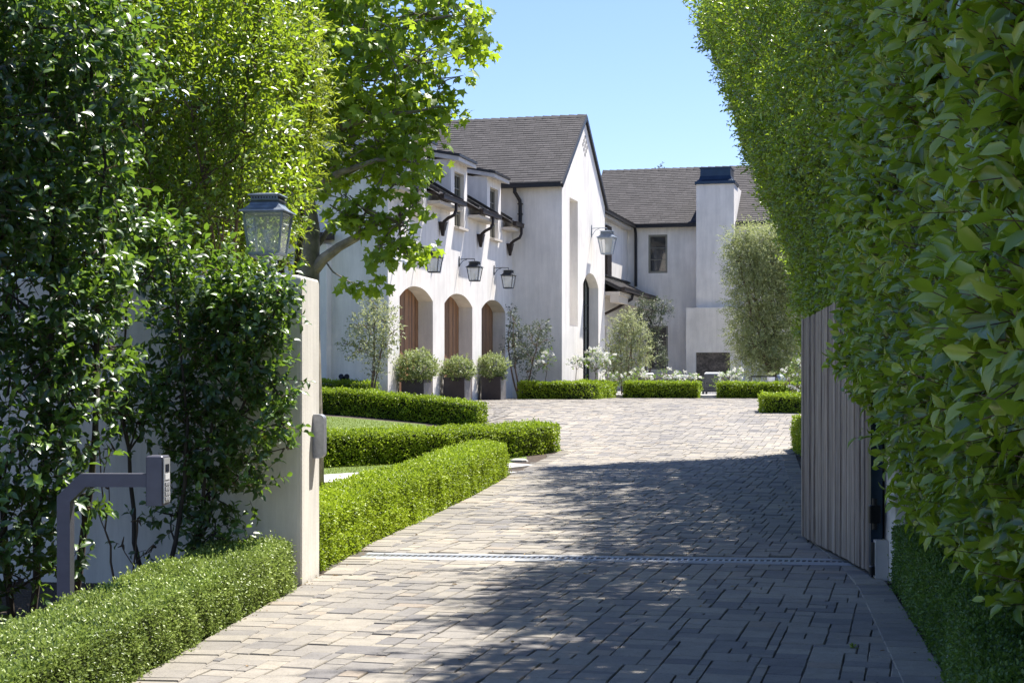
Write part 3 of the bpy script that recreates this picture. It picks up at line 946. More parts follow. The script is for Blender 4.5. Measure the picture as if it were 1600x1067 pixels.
# chimney
CY0 = BY - .8
chm = MB(); chm.box(CW + 2.69, CW + 4.07, CY0, BY + 1.9, 4.03, 8.56)
ch = hp(chm, 'chimney', 'stucco')
fy = BY - 1.1
m_ = MB()
m_.wall2d([(CW + 2.36, .4), (CW + 4.36, .4), (CW + 4.36, 4.03), (CW + 2.36, 4.03)], [[(CW + 2.72, .95), (CW + 3.96, .95), (CW + 3.96, 2.40), (CW + 2.72, 2.40)]], 1.08, lambda a, z, d: (a, fy + d, z))
hp(m_, 'chimney_breast', 'stucco', ch)
m_ = MB(); m_.box(CW + 2.725, CW + 3.955, fy + .10, fy + .6, .96, 2.395); hp(m_, 'firebox', 'stone_dark', ch)
m_ = MB()
def flare(z0, z1, a0, a1): m_.frustum(CW + 3.38, CY0 + .62, z0, z1, a0, a0 * .95, a1, a1 * .95)
flare(8.563, 8.66, .735, .735); flare(8.66, 8.74, .70, .61); flare(8.74, 8.87, .60, .56); flare(8.87, 9.14, .555, .55); flare(9.14, 9.19, .58, .58)
hp(m_, 'chimney_cap', 'blue_metal', ch)
# lean-to porch roof along the connecting wall
slope('porch_roof', (CW + 1.0, 6.45, 4.48), (0, 1, 0), np.array([-1, 0, .5]) / math.hypot(1, .5), BY - 6.5, 1.1)
m_ = MB(); m_.bar((CW + 1.06, 6.45, 4.43), (CW + 1.06, BY - .03, 4.43), .13, .12); m_.bar((CW + 1.07, 6.45, 4.50), (CW + 1.07, BY - .03, 4.50), .15, .02); hp(m_, 'gutter', 'brown_metal')
m_ = MB(); m_.bar((CW + .06, 6.45, 5.04), (CW + .06, BY - .02, 5.04), .10, .05); hp(m_, 'flashing', 'roof_metal')
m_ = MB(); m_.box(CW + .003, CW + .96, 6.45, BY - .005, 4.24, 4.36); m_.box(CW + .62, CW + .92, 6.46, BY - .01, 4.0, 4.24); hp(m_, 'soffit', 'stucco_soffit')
m_ = MB(); m_.tube([(CW + 1.06, 8.3, 4.4), (CW + 1.04, 8.25, 4.2), (CW + .6, 8.0, 3.9), (CW + .08, 7.8, 3.62), (CW + .06, 7.8, 3.3)], .05, 8); hp(m_, 'downspout', 'brown_metal')
# low side block at the near end wall
m_ = MB(); m_.box(-5.9, -1.35, -11.38, -11.053, .3, 4.55); hp(m_, 'side_wall', 'stucco')
m_ = MB(); m_.bar((-5.9, -11.60, 4.72), (-1.28, -11.60, 4.72), .13, .12); m_.box(-5.9, -1.28, -11.55, -11.06, 4.66, 4.80); hp(m_, 'side_eave', 'brown_metal')

# ------------------------------------------------------------------ lanterns
def lantern_body(root, wt, wb, h, mat, z0=0, off=(0, 0, 0)):
    """tapered square lantern, bottom at z0"""
    fr = MB(); t = wt * .055
    top = [(sx * wt / 2, sy * wt / 2, z0 + h) for sx, sy in ((-1, -1), (1, -1), (1, 1), (-1, 1))]
    bot = [(sx * wb / 2, sy * wb / 2, z0 + .02) for sx, sy in ((-1, -1), (1, -1), (1, 1), (-1, 1))]
    for a, b2 in zip(bot, top): fr.bar(a, b2, t, t, up=(1, 0, 0))
    for i in range(4):
        fr.bar(bot[i], bot[(i + 1) % 4], t, t); fr.bar(top[i], top[(i + 1) % 4], t, t)
    fr.frustum(0, 0, z0, z0 + .018, wb * .5, wb * .5, wb * .54, wb * .54)
    fr.build('cage', mat, root, loc=off)
    rf = MB()
    zz = z0 + h
    rf.frustum(0, 0, zz + t * .3, zz + t * .3 + h * .03, wt * .60, wt * .60, wt * .58, wt * .58)
    prof = [(.57, .03), (.46, .09), (.38, .17), (.34, .25)]
    for (a, z_), (a2, z2) in zip(prof[:-1], prof[1:]):
        rf.frustum(0, 0, zz + h * z_ + t * .3, zz + h * z2 + t * .3, wt * a, wt * a, wt * a2, wt * a2)
    rf.frustum(0, 0, zz + h * .25 + t * .3, zz + h * .28 + t * .3, wt * .39, wt * .39, wt * .41, wt * .41)
    rf.frustum(0, 0, zz + h * .28 + t * .3, zz + h * .38 + t * .3, wt * .35, wt * .35, wt * .35, wt * .35)
    rf.frustum(0, 0, zz + h * .38 + t * .3, zz + h * .41 + t * .3, wt * .42, wt * .42, wt * .40, wt * .40)
    rf.frustum(0, 0, zz + h * .41 + t * .3, zz + h * .45 + t * .3, wt * .36, wt * .36, wt * .16, wt * .16)
    for i in range(9):
        for sx in (-1, 1):
            q = (i - 4) * wt * .072
            rf.box(q - wt * .014, q + wt * .014, sx * wt * .352 - .002, sx * wt * .352 + .002, zz + h * .31 + t * .3, zz + h * .345 + t * .3, 'void_black')
            rf.box(sx * wt * .352 - .002, sx * wt * .352 + .002, q - wt * .014, q + wt * .014, zz + h * .31 + t * .3, zz + h * .345 + t * .3, 'void_black')
    rf.build('hood', mat, root, loc=off)
    gl = MB()
    for i in range(4):
        j = (i + 1) % 4
        k_ = .97
        v = [Vector(bot[i]) , Vector(bot[j]), Vector(top[j]), Vector(top[i])]
        v = [Vector((p.x * k_, p.y * k_, p.z)) for p in v]
        gl.add([tuple(p) for p in v], [(0, 1, 2, 3)])
    gl.build('glass', 'lantern_glass', root, loc=off)
    cn = MB()
    cn.tube([(0, 0, z0 + .02), (0, 0, z0 + h * .30)], wt * .035, 8, 'void_black')
    cn.tube([(0, 0, z0 + h * .30), (0, 0, z0 + h * .36), (0, 0, z0 + h * .50), (0, 0, z0 + h * .55)], [wt * .05, wt * .075, wt * .06, wt * .01], 8, 'candle')
    cn.tube([(0, 0, z0 + .02), (0, 0, z0 + h * .62)], [wt * .13, wt * .13], 12, 'lantern_glass', cap=False)
    cn.build('burner', None, root, loc=off)
def wall_lantern(loc, rz, wt, wb, h, arm, label, mat):
    root = empty('wall_lantern', loc, rz, label, 'wall lantern', 'carriage lanterns on brackets on the house walls')
    br = MB()
    zb = h * 1.62
    br.box(-.012, .012, -.02, .02, zb - h * .55, zb + h * .18)
    br.frustum(0, 0, zb + h * .18, zb + h * .22, .012, .02, .004, .006); br.tube([(.012, 0, zb), (arm * .6, 0, zb + .008), (arm, 0, zb)], .011, 6)
    br.tube([(.01, 0, zb - h * .45), (arm * .12, 0, zb - h * .3), (arm * .25, 0, zb - h * .12), (arm * .5, 0, zb - .01)], .009, 6)
    br.tube([(arm, 0, zb), (arm, 0, h * 1.42)], .009, 6)
    br.build('bracket', mat, root)
    lantern_body(root, wt, wb, h, mat, off=(arm, 0, 0))
    return root
for c, lab in zip(sorted(ARC, reverse=True), ('dark metal wall lantern above the third garage arch, next to the front gable corner', 'dark metal wall lantern above the middle garage arch', 'dark metal wall lantern above the first garage arch, close to the tree boughs')):
    wall_lantern(HW(.01, c, 4.02), -HA, .33, .23, .36, .42, lab, 'lantern_metal_dark')
wall_lantern(HW(GX + .01, 4.23, 5.42), -HA, .50, .32, .52, .50, 'large metal wall lantern above the arched glass front door', 'lantern_metal')
# lantern on the gate wall
lt = empty('gate_lantern', (-1.90, 11.95, 2.345), R(-6), 'large weathered blue grey metal lantern standing on the gate wall among leaves', 'lantern')
m_ = MB(); m_.frustum(0, 0, 0, .05, .11, .11, .08, .08); m_.tube([(0, 0, .05), (0, 0, .17)], .03, 10); m_.frustum(0, 0, .15, .17, .08, .08, .12, .12)
m_.build('base', 'lantern_metal', lt)
lantern_body(lt, .305, .232, .335, 'lantern_metal', z0=.17)
# security camera
scam = empty('security_camera', HW(0, -10.62, 4.05), -HA, 'small white dome security camera on a bracket beside the first garage arch', 'security camera')
m_ = MB(); m_.box(0, .03, -.06, .06, .0, .20); m_.tube([(.02, 0, .10), (.12, 0, .14), (.26, 0, .14), (.30, 0, .10)], .025, 8); m_.build('bracket', 'white_plastic', scam)
m_ = MB(); m_.tube([(.30, 0, .12), (.30, 0, .11), (.30, 0, .0), (.30, 0, -.01)], [.03, .10, .105, .09], 14); m_.build('housing', 'white_plastic', scam)
m_ = MB(); m_.tube([(.30, 0, -.01), (.30, 0, -.05), (.30, 0, -.08), (.30, 0, -.095)], [.08, .075, .05, .01], 14); m_.build('dome', 'black_glass', scam)

# ------------------------------------------------------------------ gate walls, gate, intercom
PA = R(6)
gw = empty('gate_wall', (-1.586, 11.57, 0), -PA, 'tall pale stucco boundary wall with a weathered end face beside the drive', 'wall')
# local x right, y away; end face at x=0, wall runs to -x
m_ = MB()
def rwall(m_, x0, x1, y0, y1, z0, z1, b=.035):
    # rounded top
    n_ = 6
    prof = [(y0, z0)] + [(y0 + b - b * math.cos(t), z1 - b + b * math.sin(t)) for t in np.linspace(0, math.pi / 2, n_)] + [(y1 - b + b * math.sin(t), z1 - b + b * math.cos(t)) for t in np.linspace(0, math.pi / 2, n_)] + [(y1, z0)]
    k = len(prof)
    xr = [x0, x1 - b, x1 - b * .3, x1]
    v = []
    for i, x_ in enumerate(xr):
        sh = [0, 0, b * .3, b][i]
        for (y_, z_) in prof:
            v.append((x_, y_ + (sh if y_ < (y0 + y1) / 2 else -sh) * .6, z_ - (sh if z_ > z0 else 0) * .6))
    fs = []
    for i in range(3):
        for j in range(k - 1):
            fs.append((i * k + j, i * k + j + 1, (i + 1) * k + j + 1, (i + 1) * k + j))
    fs.append(tuple(range(k))); fs.append(tuple(3 * k + j for j in range(k - 1, -1, -1)))
    m_.add(v, fs)
rwall(m_, -7.5, 0, 0, .60, -.1, 2.35)
m_.build('wall', 'stucco_wall', gw)
pl = MB()
PX = MB(); b_ = .04
prof = [(0, .95)] + [(.085 - b_ + b_ * math.cos(t), .95 + b_ + b_ * math.sin(t)) for t in np.linspace(-math.pi / 2, 0, 6)] + [(.085 - b_ + b_ * math.cos(t), 1.29 - b_ + b_ * math.sin(t)) for t in np.linspace(0, math.pi / 2, 6)] + [(0, 1.29)]
PX.wall2d([(x_, z_) for x_, z_ in prof], [], .10, lambda a, z, d: (a + .003, .36 + d, z))
po = PX.build('wall_plate', 'plate_metal')
po.location = gw.location; po.rotation_euler = (0, 0, -PA)
tag(po, 'rounded grey metal latch plate standing out from the end face of the gate wall', 'gate latch')

# wide white gate pier at the right
pr = empty('gate_pier', (2.895, 11.72, 0), R(-4), 'white stucco gate pier mostly hidden by the clipped ficus hedge', 'wall')
m_ = MB(); m_.bbox(.0, 1.6, 0, .5, -.1, 2.35, .03); m_.build('wall', 'stucco', pr)
m_ = MB(); m_.box(-.10, -.003, .12, .30, -.05, .32); m_.build('base_block', 'concrete', pr)

gt = empty('driveway_gate', (2.86, 12.02, 0), 0, 'tall gate leaf of weathered grey timber boards standing open along the drive', 'gate')
L_ = 2.72; gdir = Vector((-.03, 2.72, 0)).normalized(); ga = math.atan2(-gdir.x, gdir.y)
gt.rotation_euler = (0, 0, ga)
m_ = MB(); y_ = 0.0; k = 0
def gtop(y): return 2.13 + .27 * (1 - y / L_) ** 1.6
def gbot(y): return .055
while y_ < L_ - .02:
    wd = min(random.choice((.065, .085, .10, .12)), L_ - y_)
    y1_ = y_ + wd - .005
    xo = -.045 - random.choice((0, .004, .011, .016))
    v = [(xo, y_, gbot(y_)), (-.01, y_, gbot(y_)), (-.01, y1_, gbot(y_)), (xo, y1_, gbot(y_)), (xo, y_, gtop(y_)), (-.01, y_, gtop(y_)), (-.01, y1_, gtop(y1_)), (xo, y1_, gtop(y1_))]
    m_.add(v, [(0, 3, 2, 1), (4, 5, 6, 7), (0, 1, 5, 4), (1, 2, 6, 5), (2, 3, 7, 6), (3, 0, 4, 7)], None, random.random())
    y_ += wd
m_.build('board_panel', 'gate_wood', gt)
m_ = MB()
m_.box(-.008, .05, .0, .06, .03, 2.32); m_.box(-.008, .05, L_ - .06, L_, .03, 2.08); m_.box(-.008, .05, .06, L_ - .06, .05, .12); m_.box(-.008, .05, .06, L_ - .06, 1.0, 1.06); m_.box(-.008, .05, .06, L_ - .06, 1.98, 2.05)
m_.build('frame', 'dark_frame', gt)
m_ = MB(); m_.box(-.07, .02, -.075, -.004, -.02, 2.3); m_.build('hinge_post', 'blue_metal', gt)
for z_ in (.52, 1.85):
    m_ = MB(); m_.bbox(-.095, -.005, -.14, -.077, z_ - .07, z_ + .07, .008); m_.tube([(-.05, -.11, z_ - .12), (-.05, -.11, z_ + .12)], .02, 10); m_.build('hinge', 'dark_frame', gt)
m_ = MB(); m_.tube([(-.05, -.11, .07), (-.05, -.11, .30)], .028, 10); m_.bbox(-.09, 0, -.15, -.077, .05, .12, .008); m_.build('hinge', 'dark_frame', gt)

kp = empty('keypad_post', (-2.63, 9.05, 0), R(-6), 'bent square steel post carrying a gate entry keypad above the clipped hedge', 'entry keypad')
def mitred(pts, w_, m_):
    for a, b2 in zip(pts[:-1], pts[1:]): m_.bar(a, b2, w_, w_, up=(0, 1, 0))
m_ = MB()
W2 = .039
# one mitred square tube in the x-z plane
path = [(0, -.05), (0, .87), (.115, .98), (.50, .98)]
def off_path(pts, o):
    r = []
    for i, p in enumerate(pts):
        ns = []
        for a, b2 in ((i - 1, i), (i, i + 1)):
            if a >= 0 and b2 < len(pts):
                ex, ez = pts[b2][0] - pts[a][0], pts[b2][1] - pts[a][1]; l = math.hypot(ex, ez); ns.append((-ez / l, ex / l))
        nx_ = sum(q[0] for q in ns); nz_ = sum(q[1] for q in ns); l = math.hypot(nx_, nz_); nx_ /= l; nz_ /= l
        c_ = nx_ * ns[0][0] + nz_ * ns[0][1]
        r.append((p[0] + nx_ * o / c_, p[1] + nz_ * o / c_))
    return r
Lp = off_path(path, W2); Rp = off_path(path, -W2)
v = []
for a, b2 in zip(Lp, Rp):
    v += [(a[0], -W2, a[1]), (b2[0], -W2, b2[1]), (b2[0], W2, b2[1]), (a[0], W2, a[1])]
fs = [(0, 1, 2, 3), (15, 14, 13, 12)]
for i in range(3):
    for j in range(4):
        fs.append((i * 4 + j, i * 4 + (j + 1) % 4, i * 4 + 4 + (j + 1) % 4, i * 4 + 4 + j))
m_.add(v, fs); m_.build('post', 'post_metal', kp)
m_ = MB(); m_.bbox(.50, .60, -.075, .075, .835, 1.125, .006); m_.build('keypad_box', 'post_metal', kp)
m_ = MB(); m_.box(.6005, .606, -.062, .062, .85, 1.11); fp = m_.build('face_plate', 'button_steel', kp)
m_ = MB(); m_.box(.606, .609, -.035, .035, 1.03, 1.075); m_.build('screen', 'black_glass', kp)
m_ = MB(); m_.box(.606, .609, -.045, .045, .985, 1.02); m_.build('directory_panel', 'white_plastic', kp)
for r_ in range(4):
    for c_ in range(3):
        m_ = MB(); m_.box(.606, .612, -.045 + c_ * .033, -.045 + c_ * .033 + .024, .865 + r_ * .029, .865 + r_ * .029 + .018); m_.build('key', 'key_grey', kp)
kp.rotation_euler = (0, 0, R(-3))

# ------------------------------------------------------------------ clipped box hedges
def box_hedge(name, label, cl, wd, h, mat='leaf_box', dens=2600, L=.022, shag=.02, core=True, zb=None, cat='hedge', group=None, endcap=(1, 1), wobs=.02):
    """cl: centre line points (x, y); leaves over a rounded box shell"""
    cl = np.array(cl, float)
    seg = np.diff(cl, axis=0); sl = np.hypot(seg[:, 0], seg[:, 1]); cum = np.concatenate([[0], np.cumsum(sl)]); Lt = cum[-1]
    def pos(s):
        s = np.clip(s, 0, Lt)
        return np.stack([np.interp(s, cum, cl[:, 0]), np.interp(s, cum, cl[:, 1])], 1)
    def tangent(s):
        a = pos(s - .25); b2 = pos(s + .25)
        return unit(b2 - a)
    root = empty(name, (cl[0, 0], cl[0, 1], gf(*cl[0]) if zb is None else zb), 0, label, cat, group)
    o0 = np.array(root.location)
    per = [('L', h), ('T', wd), ('R', h)]
    A_side = Lt * h; A_top = Lt * wd; A_end = wd * h
    P = []; Nn = []
    def addp(s, off, z, nrm):
        t = tangent(s); nn2 = np.stack([-t[:, 1], t[:, 0]], 1)
        c = pos(s) + nn2 * off[:, None]
        ex = np.maximum(0, -s)[:, None] * t * -1 + np.maximum(0, s - Lt)[:, None] * t
        c = c + ex
        gz = g(c[:, 0], c[:, 1]) if zb is None else np.full(len(c), zb)
        P.append(np.stack([c[:, 0], c[:, 1], gz + z], 1))
        n3 = nn2 * nrm[:, 1:2] + t * nrm[:, 0:1]
        Nn.append(np.stack([n3[:, 0], n3[:, 1], nrm[:, 2]], 1))
    r = .05
    for sgn in (1, -1):
        n = int(A_side * dens); s = RNG.uniform(0, Lt, n); z = RNG.uniform(.01, h, n)
        rz = np.clip((z - (h - r)) / r, 0, 1)
        addp(s, sgn * (wd / 2 - r * rz ** 2 * .7), z, np.stack([np.zeros(n), np.full(n, sgn * 1.0), rz * .8], 1))
    n = int(A_top * dens * 1.15); s = RNG.uniform(0, Lt, n); off = RNG.uniform(-wd / 2, wd / 2, n)
    addp(s, off, np.full(n, h) - .03 * (np.abs(off) / (wd / 2)) ** 6, np.stack([np.zeros(n), np.zeros(n), np.ones(n)], 1))
    for e, on in zip((0, 1), endcap):
        if not on: continue
        n = int(A_end * dens); s = np.full(n, Lt if e else 0.0); off = RNG.uniform(-wd / 2, wd / 2, n)
        addp(s, off, RNG.uniform(0, h, n), np.stack([np.full(n, 1.0 if e else -1.0), np.zeros(n), np.zeros(n)], 1))
    P = np.concatenate(P); Nn = unit(np.concatenate(Nn))
    k = len(P)
    d = wob(P, 2.1, .022) + wob(P, 6, .026) + wob(P, 17, .014) + RNG.normal(0, shag, k) - .012
    d += np.where(RNG.random(k) < .05, RNG.uniform(0, .055, k), 0)
    P = P + Nn * d[:, None]
    gz = g(P[:, 0], P[:, 1]) if zb is None else zb
    P[:, 2] = np.maximum(P[:, 2], gz + .01)
    m_ = MB()
    ax = Nn * RNG.uniform(.2, 1.1, k)[:, None] + rand_dirs(k) * .9 + np.array([0, 0, .3])
    nn = Nn * .9 + rand_dirs(k) * .8 + np.array([0, 0, .3])
    LL = L * RNG.uniform(.7, 1.25, k)
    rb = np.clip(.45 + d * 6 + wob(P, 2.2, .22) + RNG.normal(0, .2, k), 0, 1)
    leaves(m_, P - o0, ax, nn, LL, LL * .62, LEAF_BOX if L > .03 else LEAF_BOX, mat, rb)
    m_.build('foliage', None, root)
    if core:
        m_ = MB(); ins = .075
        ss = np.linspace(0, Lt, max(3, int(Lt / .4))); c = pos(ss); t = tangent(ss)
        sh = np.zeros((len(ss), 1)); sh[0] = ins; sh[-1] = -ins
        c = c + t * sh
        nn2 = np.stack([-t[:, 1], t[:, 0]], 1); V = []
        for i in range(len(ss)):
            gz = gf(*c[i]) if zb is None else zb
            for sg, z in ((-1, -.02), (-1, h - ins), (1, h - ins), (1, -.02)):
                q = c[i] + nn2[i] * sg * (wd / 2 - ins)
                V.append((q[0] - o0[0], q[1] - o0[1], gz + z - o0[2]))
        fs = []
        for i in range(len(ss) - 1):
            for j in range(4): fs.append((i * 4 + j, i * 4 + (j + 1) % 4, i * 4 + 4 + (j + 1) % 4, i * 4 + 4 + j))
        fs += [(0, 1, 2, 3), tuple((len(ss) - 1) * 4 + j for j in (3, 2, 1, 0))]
        m_.add(V, fs); m_.build('shade_core', 'hedge_core_shade', root)  # solid dark core standing in for the shaded inside
    return root
GB = 'low clipped box hedges'
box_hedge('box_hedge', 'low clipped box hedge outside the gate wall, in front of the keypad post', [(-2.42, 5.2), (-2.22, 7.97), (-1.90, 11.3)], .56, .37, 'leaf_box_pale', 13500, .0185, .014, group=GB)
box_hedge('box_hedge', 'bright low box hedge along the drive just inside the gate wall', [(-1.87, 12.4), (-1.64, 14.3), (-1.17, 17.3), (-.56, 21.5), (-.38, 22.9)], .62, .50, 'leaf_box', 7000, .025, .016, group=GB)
box_hedge('box_hedge', 'middle low box hedge ending at the drive, between the lawn and the garden path', [(-6.4, 21.7), (-3.1, 23.55), (-2.1, 24.6), (-.25, 26.55), (.60, 27.75)], .62, .50, 'leaf_box', 3600, .034, .018, group=GB)
box_hedge('box_hedge', 'low box hedge on the far side of the lawn, in front of the garage planters', [(-7.5, 32.0), (-3.9, 32.0), (-1.6, 31.8), (-.62, 31.4)], .55, .50, 'leaf_box', 3000, .038, .018, group=GB)
box_hedge('box_hedge', 'short low box hedge at the foot of the pale end wall of the garage', [(-7.5, 35.0), (-5.0, 34.5), (-3.05, 34.0)], .5, .58, 'leaf_box', 2200, .042, .02, group=GB)
hc = HW(0, 0, 0)
box_hedge('box_hedge', 'angled low box hedge under the white roses by the front door', [(.25, 43.15), (2.0, 42.75), (2.15, 42.95), (2.85, 45.5)], .5, .50, 'leaf_box', 2200, .045, .02, zb=.885, group=GB)
box_hedge('box_hedge', 'low box hedge in front of the patio between the two gaps', [(3.30, 45.0), (5.42, 44.45)], .5, .49, 'leaf_box', 2400, .045, .02, zb=.885, group=GB)
box_hedge('box_hedge', 'low box hedge in front of the patio below the chair and the white pot', [(6.0, 44.6), (9.8, 43.6)], .5, .47, 'leaf_box', 2400, .045, .02, zb=.885, group=GB)
box_hedge('box_hedge', 'shaded low box hedge jutting into the court from the tall ficus hedge', [(5.72, 35.3), (8.5, 35.0)], .55, .42, 'leaf_box', 3000, .038, .02, group=GB)
box_hedge('box_hedge', 'short bright box hedge just past the open gate leaf', [(5.25, 25.4), (5.38, 27.9)], .55, .62, 'leaf_box', 4000, .034, .02, group=GB)
box_hedge('box_hedge', 'shaded low box hedge running along the drive under the tall ficus hedge', [(1.55, 3.6), (2.60, 8), (3.16, 11.5)], .60, .46, 'leaf_box_shaded', 9500, .020, .016, group=GB)

# ------------------------------------------------------------------ tall ficus hedges on the right
def xin1(y, z):     # inner face of the near hedge
    return 2.90 - .15 * (12 - y) + .44 * np.clip(1.5 - z, 0, 2) ** 1.2 - .018 * np.clip(z - 2, 0, 9) + .08 * np.clip(z - 5.5, 0, 5)
def xin2(y, z):
    t = np.clip((y - 12.5) / 14.5, 0, 1)
    zz = np.array([-1, 2.5, 4, 5.4, 6.6, 8.2, 12]);
    a = np.interp(z, zz, [3.45, 3.35, 3.15, 2.95, 2.85, 2.85, 2.9])
    b2 = np.interp(z, zz, [5.7, 5.25, 4.75, 4.2, 3.75, 3.22, 2.9])
    return a * (1 - t) + b2 * t
def tall_hedge(name, label, xin, y0, y1, ztop, nface, leafL, wdt, nl, Ls, seed, zmin=.1, thick=1.6, zv=8.0, cap=None):
    cap = cap or (lambda y: np.full(np.shape(y), ztop))
    root = empty(name, (float(xin(np.array([y0]), 0)[0] if np.ndim(xin(np.array([y0]), 0)) else xin(y0, 0)) + .6, y0, 0), 0, label, 'hedge', 'tall ficus hedges along the drive')
    o0 = np.array(root.location)
    m_ = MB(); sm = MB()
    # visible inner face
    y = RNG.uniform(y0, y1, nface); z = RNG.uniform(zmin, zv, nface)
    z = z * np.minimum(1, (cap(y) - .3) / zv)
    pts = np.stack([xin(y, z), y, z], 1)
    d = wob(pts, 1.1, .16) + wob(pts, 3.3, .08)
    dep = RNG.exponential(.19, nface)
    pts[:, 0] += d + dep - .06
    pts[:, 2] += g(pts[:, 0], pts[:, 1])
    pk = wob(pts * np.array([1, 1, 1.15]), 2.3, .5) + wob(pts, 5.1, .42)
    kp_ = (pk < .10) | (RNG.random(nface) < .12)
    pts = pts[kp_]; d = d[kp_]; dep = dep[kp_]; nface_ = nface; nface = int(kp_.sum())
    Dn = np.stack([-np.ones(nface), RNG.normal(-.25, .5, nface), RNG.normal(.45, .5, nface)], 1)
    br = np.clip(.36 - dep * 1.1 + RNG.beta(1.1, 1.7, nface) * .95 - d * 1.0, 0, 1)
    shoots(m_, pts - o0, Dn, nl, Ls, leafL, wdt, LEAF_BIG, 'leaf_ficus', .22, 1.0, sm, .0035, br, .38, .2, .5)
    nface = nface_
    # end faces (far end seen against the sky and near end), and the top
    for ye, sg in ((y1, 1), (y0, -1)):
        n = nface // (6 if sg > 0 else 10); z = RNG.uniform(zmin, zv, n); xx = xin(np.full(n, ye), z) + RNG.random(n) ** 1.5 * thick
        P_ = np.stack([xx, ye + sg * RNG.uniform(-.3, .25, n), z + g(xx, np.full(n, ye))], 1)
        P_[:, 1] += wob(P_, 2, .15)
        shoots(m_, P_ - o0, np.stack([RNG.normal(-.2, .4, n), np.full(n, sg * 1.), RNG.normal(.6, .4, n)], 1), nl, Ls, leafL, wdt, LEAF_MED, 'leaf_ficus', .2, .85, None, .003)
    # upper part above the picture and the uneven top, larger leaf clumps
    n = int((y1 - y0) * thick * 100)
    y = RNG.uniform(y0, y1, n); zt = cap(y) - RNG.random(n) * 2.4; xx = xin(y, zt) + RNG.random(n) * thick
    P_ = np.stack([xx, y, zt + RNG.normal(0, .2, n)], 1)
    P_[:, 2] += wob(P_, 1.5, .5)
    shoots(m_, P_ - o0, np.array([0, 0, 1.]) + RNG.normal(0, .5, (n, 3)), 6, .35, .16, .5, LEAF_MED, 'leaf_ficus', .2, .9)
    n = int((y1 - y0) * max(ztop - zv, 0) * 55)
    if n:
        y = RNG.uniform(y0, y1, n); z = np.minimum(RNG.uniform(zv, ztop, n), cap(y))
        P_ = np.stack([xin(y, z) + RNG.uniform(-.1, .5, n), y, z], 1); P_[:, 0] += wob(P_, 1.1, .2)
        shoots(m_, P_ - o0, np.stack([-np.ones(n), RNG.normal(0, .5, n), RNG.normal(.5, .4, n)], 1), 6, .3, .15, .5, LEAF_MED, 'leaf_ficus', .2, .9)
    # long shoots that stand out of the trimmed top and give the ragged shadow
    n = int((y1 - y0) * 10)
    y = RNG.uniform(y0, y1, n); zt = cap(y) + RNG.uniform(-2.2, .3, n)
    P_ = np.stack([xin(y, zt) + RNG.uniform(-.1, .8, n), y, zt], 1)
    D_ = unit(np.stack([RNG.normal(-.8, .5, n), RNG.normal(0, .5, n), np.full(n, 1.)], 1))
    for q in range(3):
        shoots(m_, P_ - o0 + D_ * .33 * q, D_ + RNG.normal(0, .15, (n, 3)), 8, .45, .11, .5, LEAF_MED, 'leaf_ficus', .1, .8, sm, .006)
    m_.build('foliage', None, root)
    sm.build('twigs', 'twig', root)
    # dense inner mass, coloured near black for the shade inside
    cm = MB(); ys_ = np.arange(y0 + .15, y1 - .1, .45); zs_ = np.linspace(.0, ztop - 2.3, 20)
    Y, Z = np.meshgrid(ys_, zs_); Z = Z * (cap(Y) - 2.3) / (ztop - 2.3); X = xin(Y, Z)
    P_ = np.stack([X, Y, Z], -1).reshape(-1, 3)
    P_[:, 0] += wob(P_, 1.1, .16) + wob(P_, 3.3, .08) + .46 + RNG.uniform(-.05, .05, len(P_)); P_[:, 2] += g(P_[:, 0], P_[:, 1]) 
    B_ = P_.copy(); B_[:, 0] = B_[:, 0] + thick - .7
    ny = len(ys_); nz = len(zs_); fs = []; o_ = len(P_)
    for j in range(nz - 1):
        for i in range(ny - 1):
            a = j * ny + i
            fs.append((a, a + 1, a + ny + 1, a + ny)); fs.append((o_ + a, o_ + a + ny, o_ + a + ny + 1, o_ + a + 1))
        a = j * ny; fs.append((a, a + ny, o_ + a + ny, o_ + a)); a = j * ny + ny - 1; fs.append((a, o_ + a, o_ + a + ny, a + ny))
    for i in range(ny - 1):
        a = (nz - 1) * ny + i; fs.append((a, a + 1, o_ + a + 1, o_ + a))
    cm.add(np.concatenate([P_, B_]) - o0, fs); cm.build('shade_core', 'hedge_core_shade', root)
    for yy in np.arange(y0 + .5, y1, 1.1):
        x_ = float(xin(np.array([yy]), np.array([.3]))[0]) + .32
        tk = MB(); tk.tube([(x_ - o0[0], yy - o0[1], gf(x_, yy) - .05), (x_ + .03 - o0[0], yy + .05 - o0[1], .5 + gf(x_, yy)), (x_ + .1 - o0[0], yy - o0[1], 1.4)], [.05, .04, .03], 7)
        tk.build('trunk', 'bark_grey', root)
    return root
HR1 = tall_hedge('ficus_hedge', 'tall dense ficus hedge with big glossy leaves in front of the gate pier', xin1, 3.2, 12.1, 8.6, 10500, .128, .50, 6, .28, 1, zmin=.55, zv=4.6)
HR2 = tall_hedge('ficus_hedge', 'towering ficus hedge behind the open gate leaf, leaning out towards the sky', xin2, 12.7, 27.2, 8.1, 23000, .092, .48, 6, .26, 2, zmin=.2, zv=7.9, thick=1.8, cap=lambda y: np.interp(y, [12.7, 15, 16.6, 20, 23, 27.2], [8.4, 8.1, 6.9, 7.1, 7.6, 8.1]))

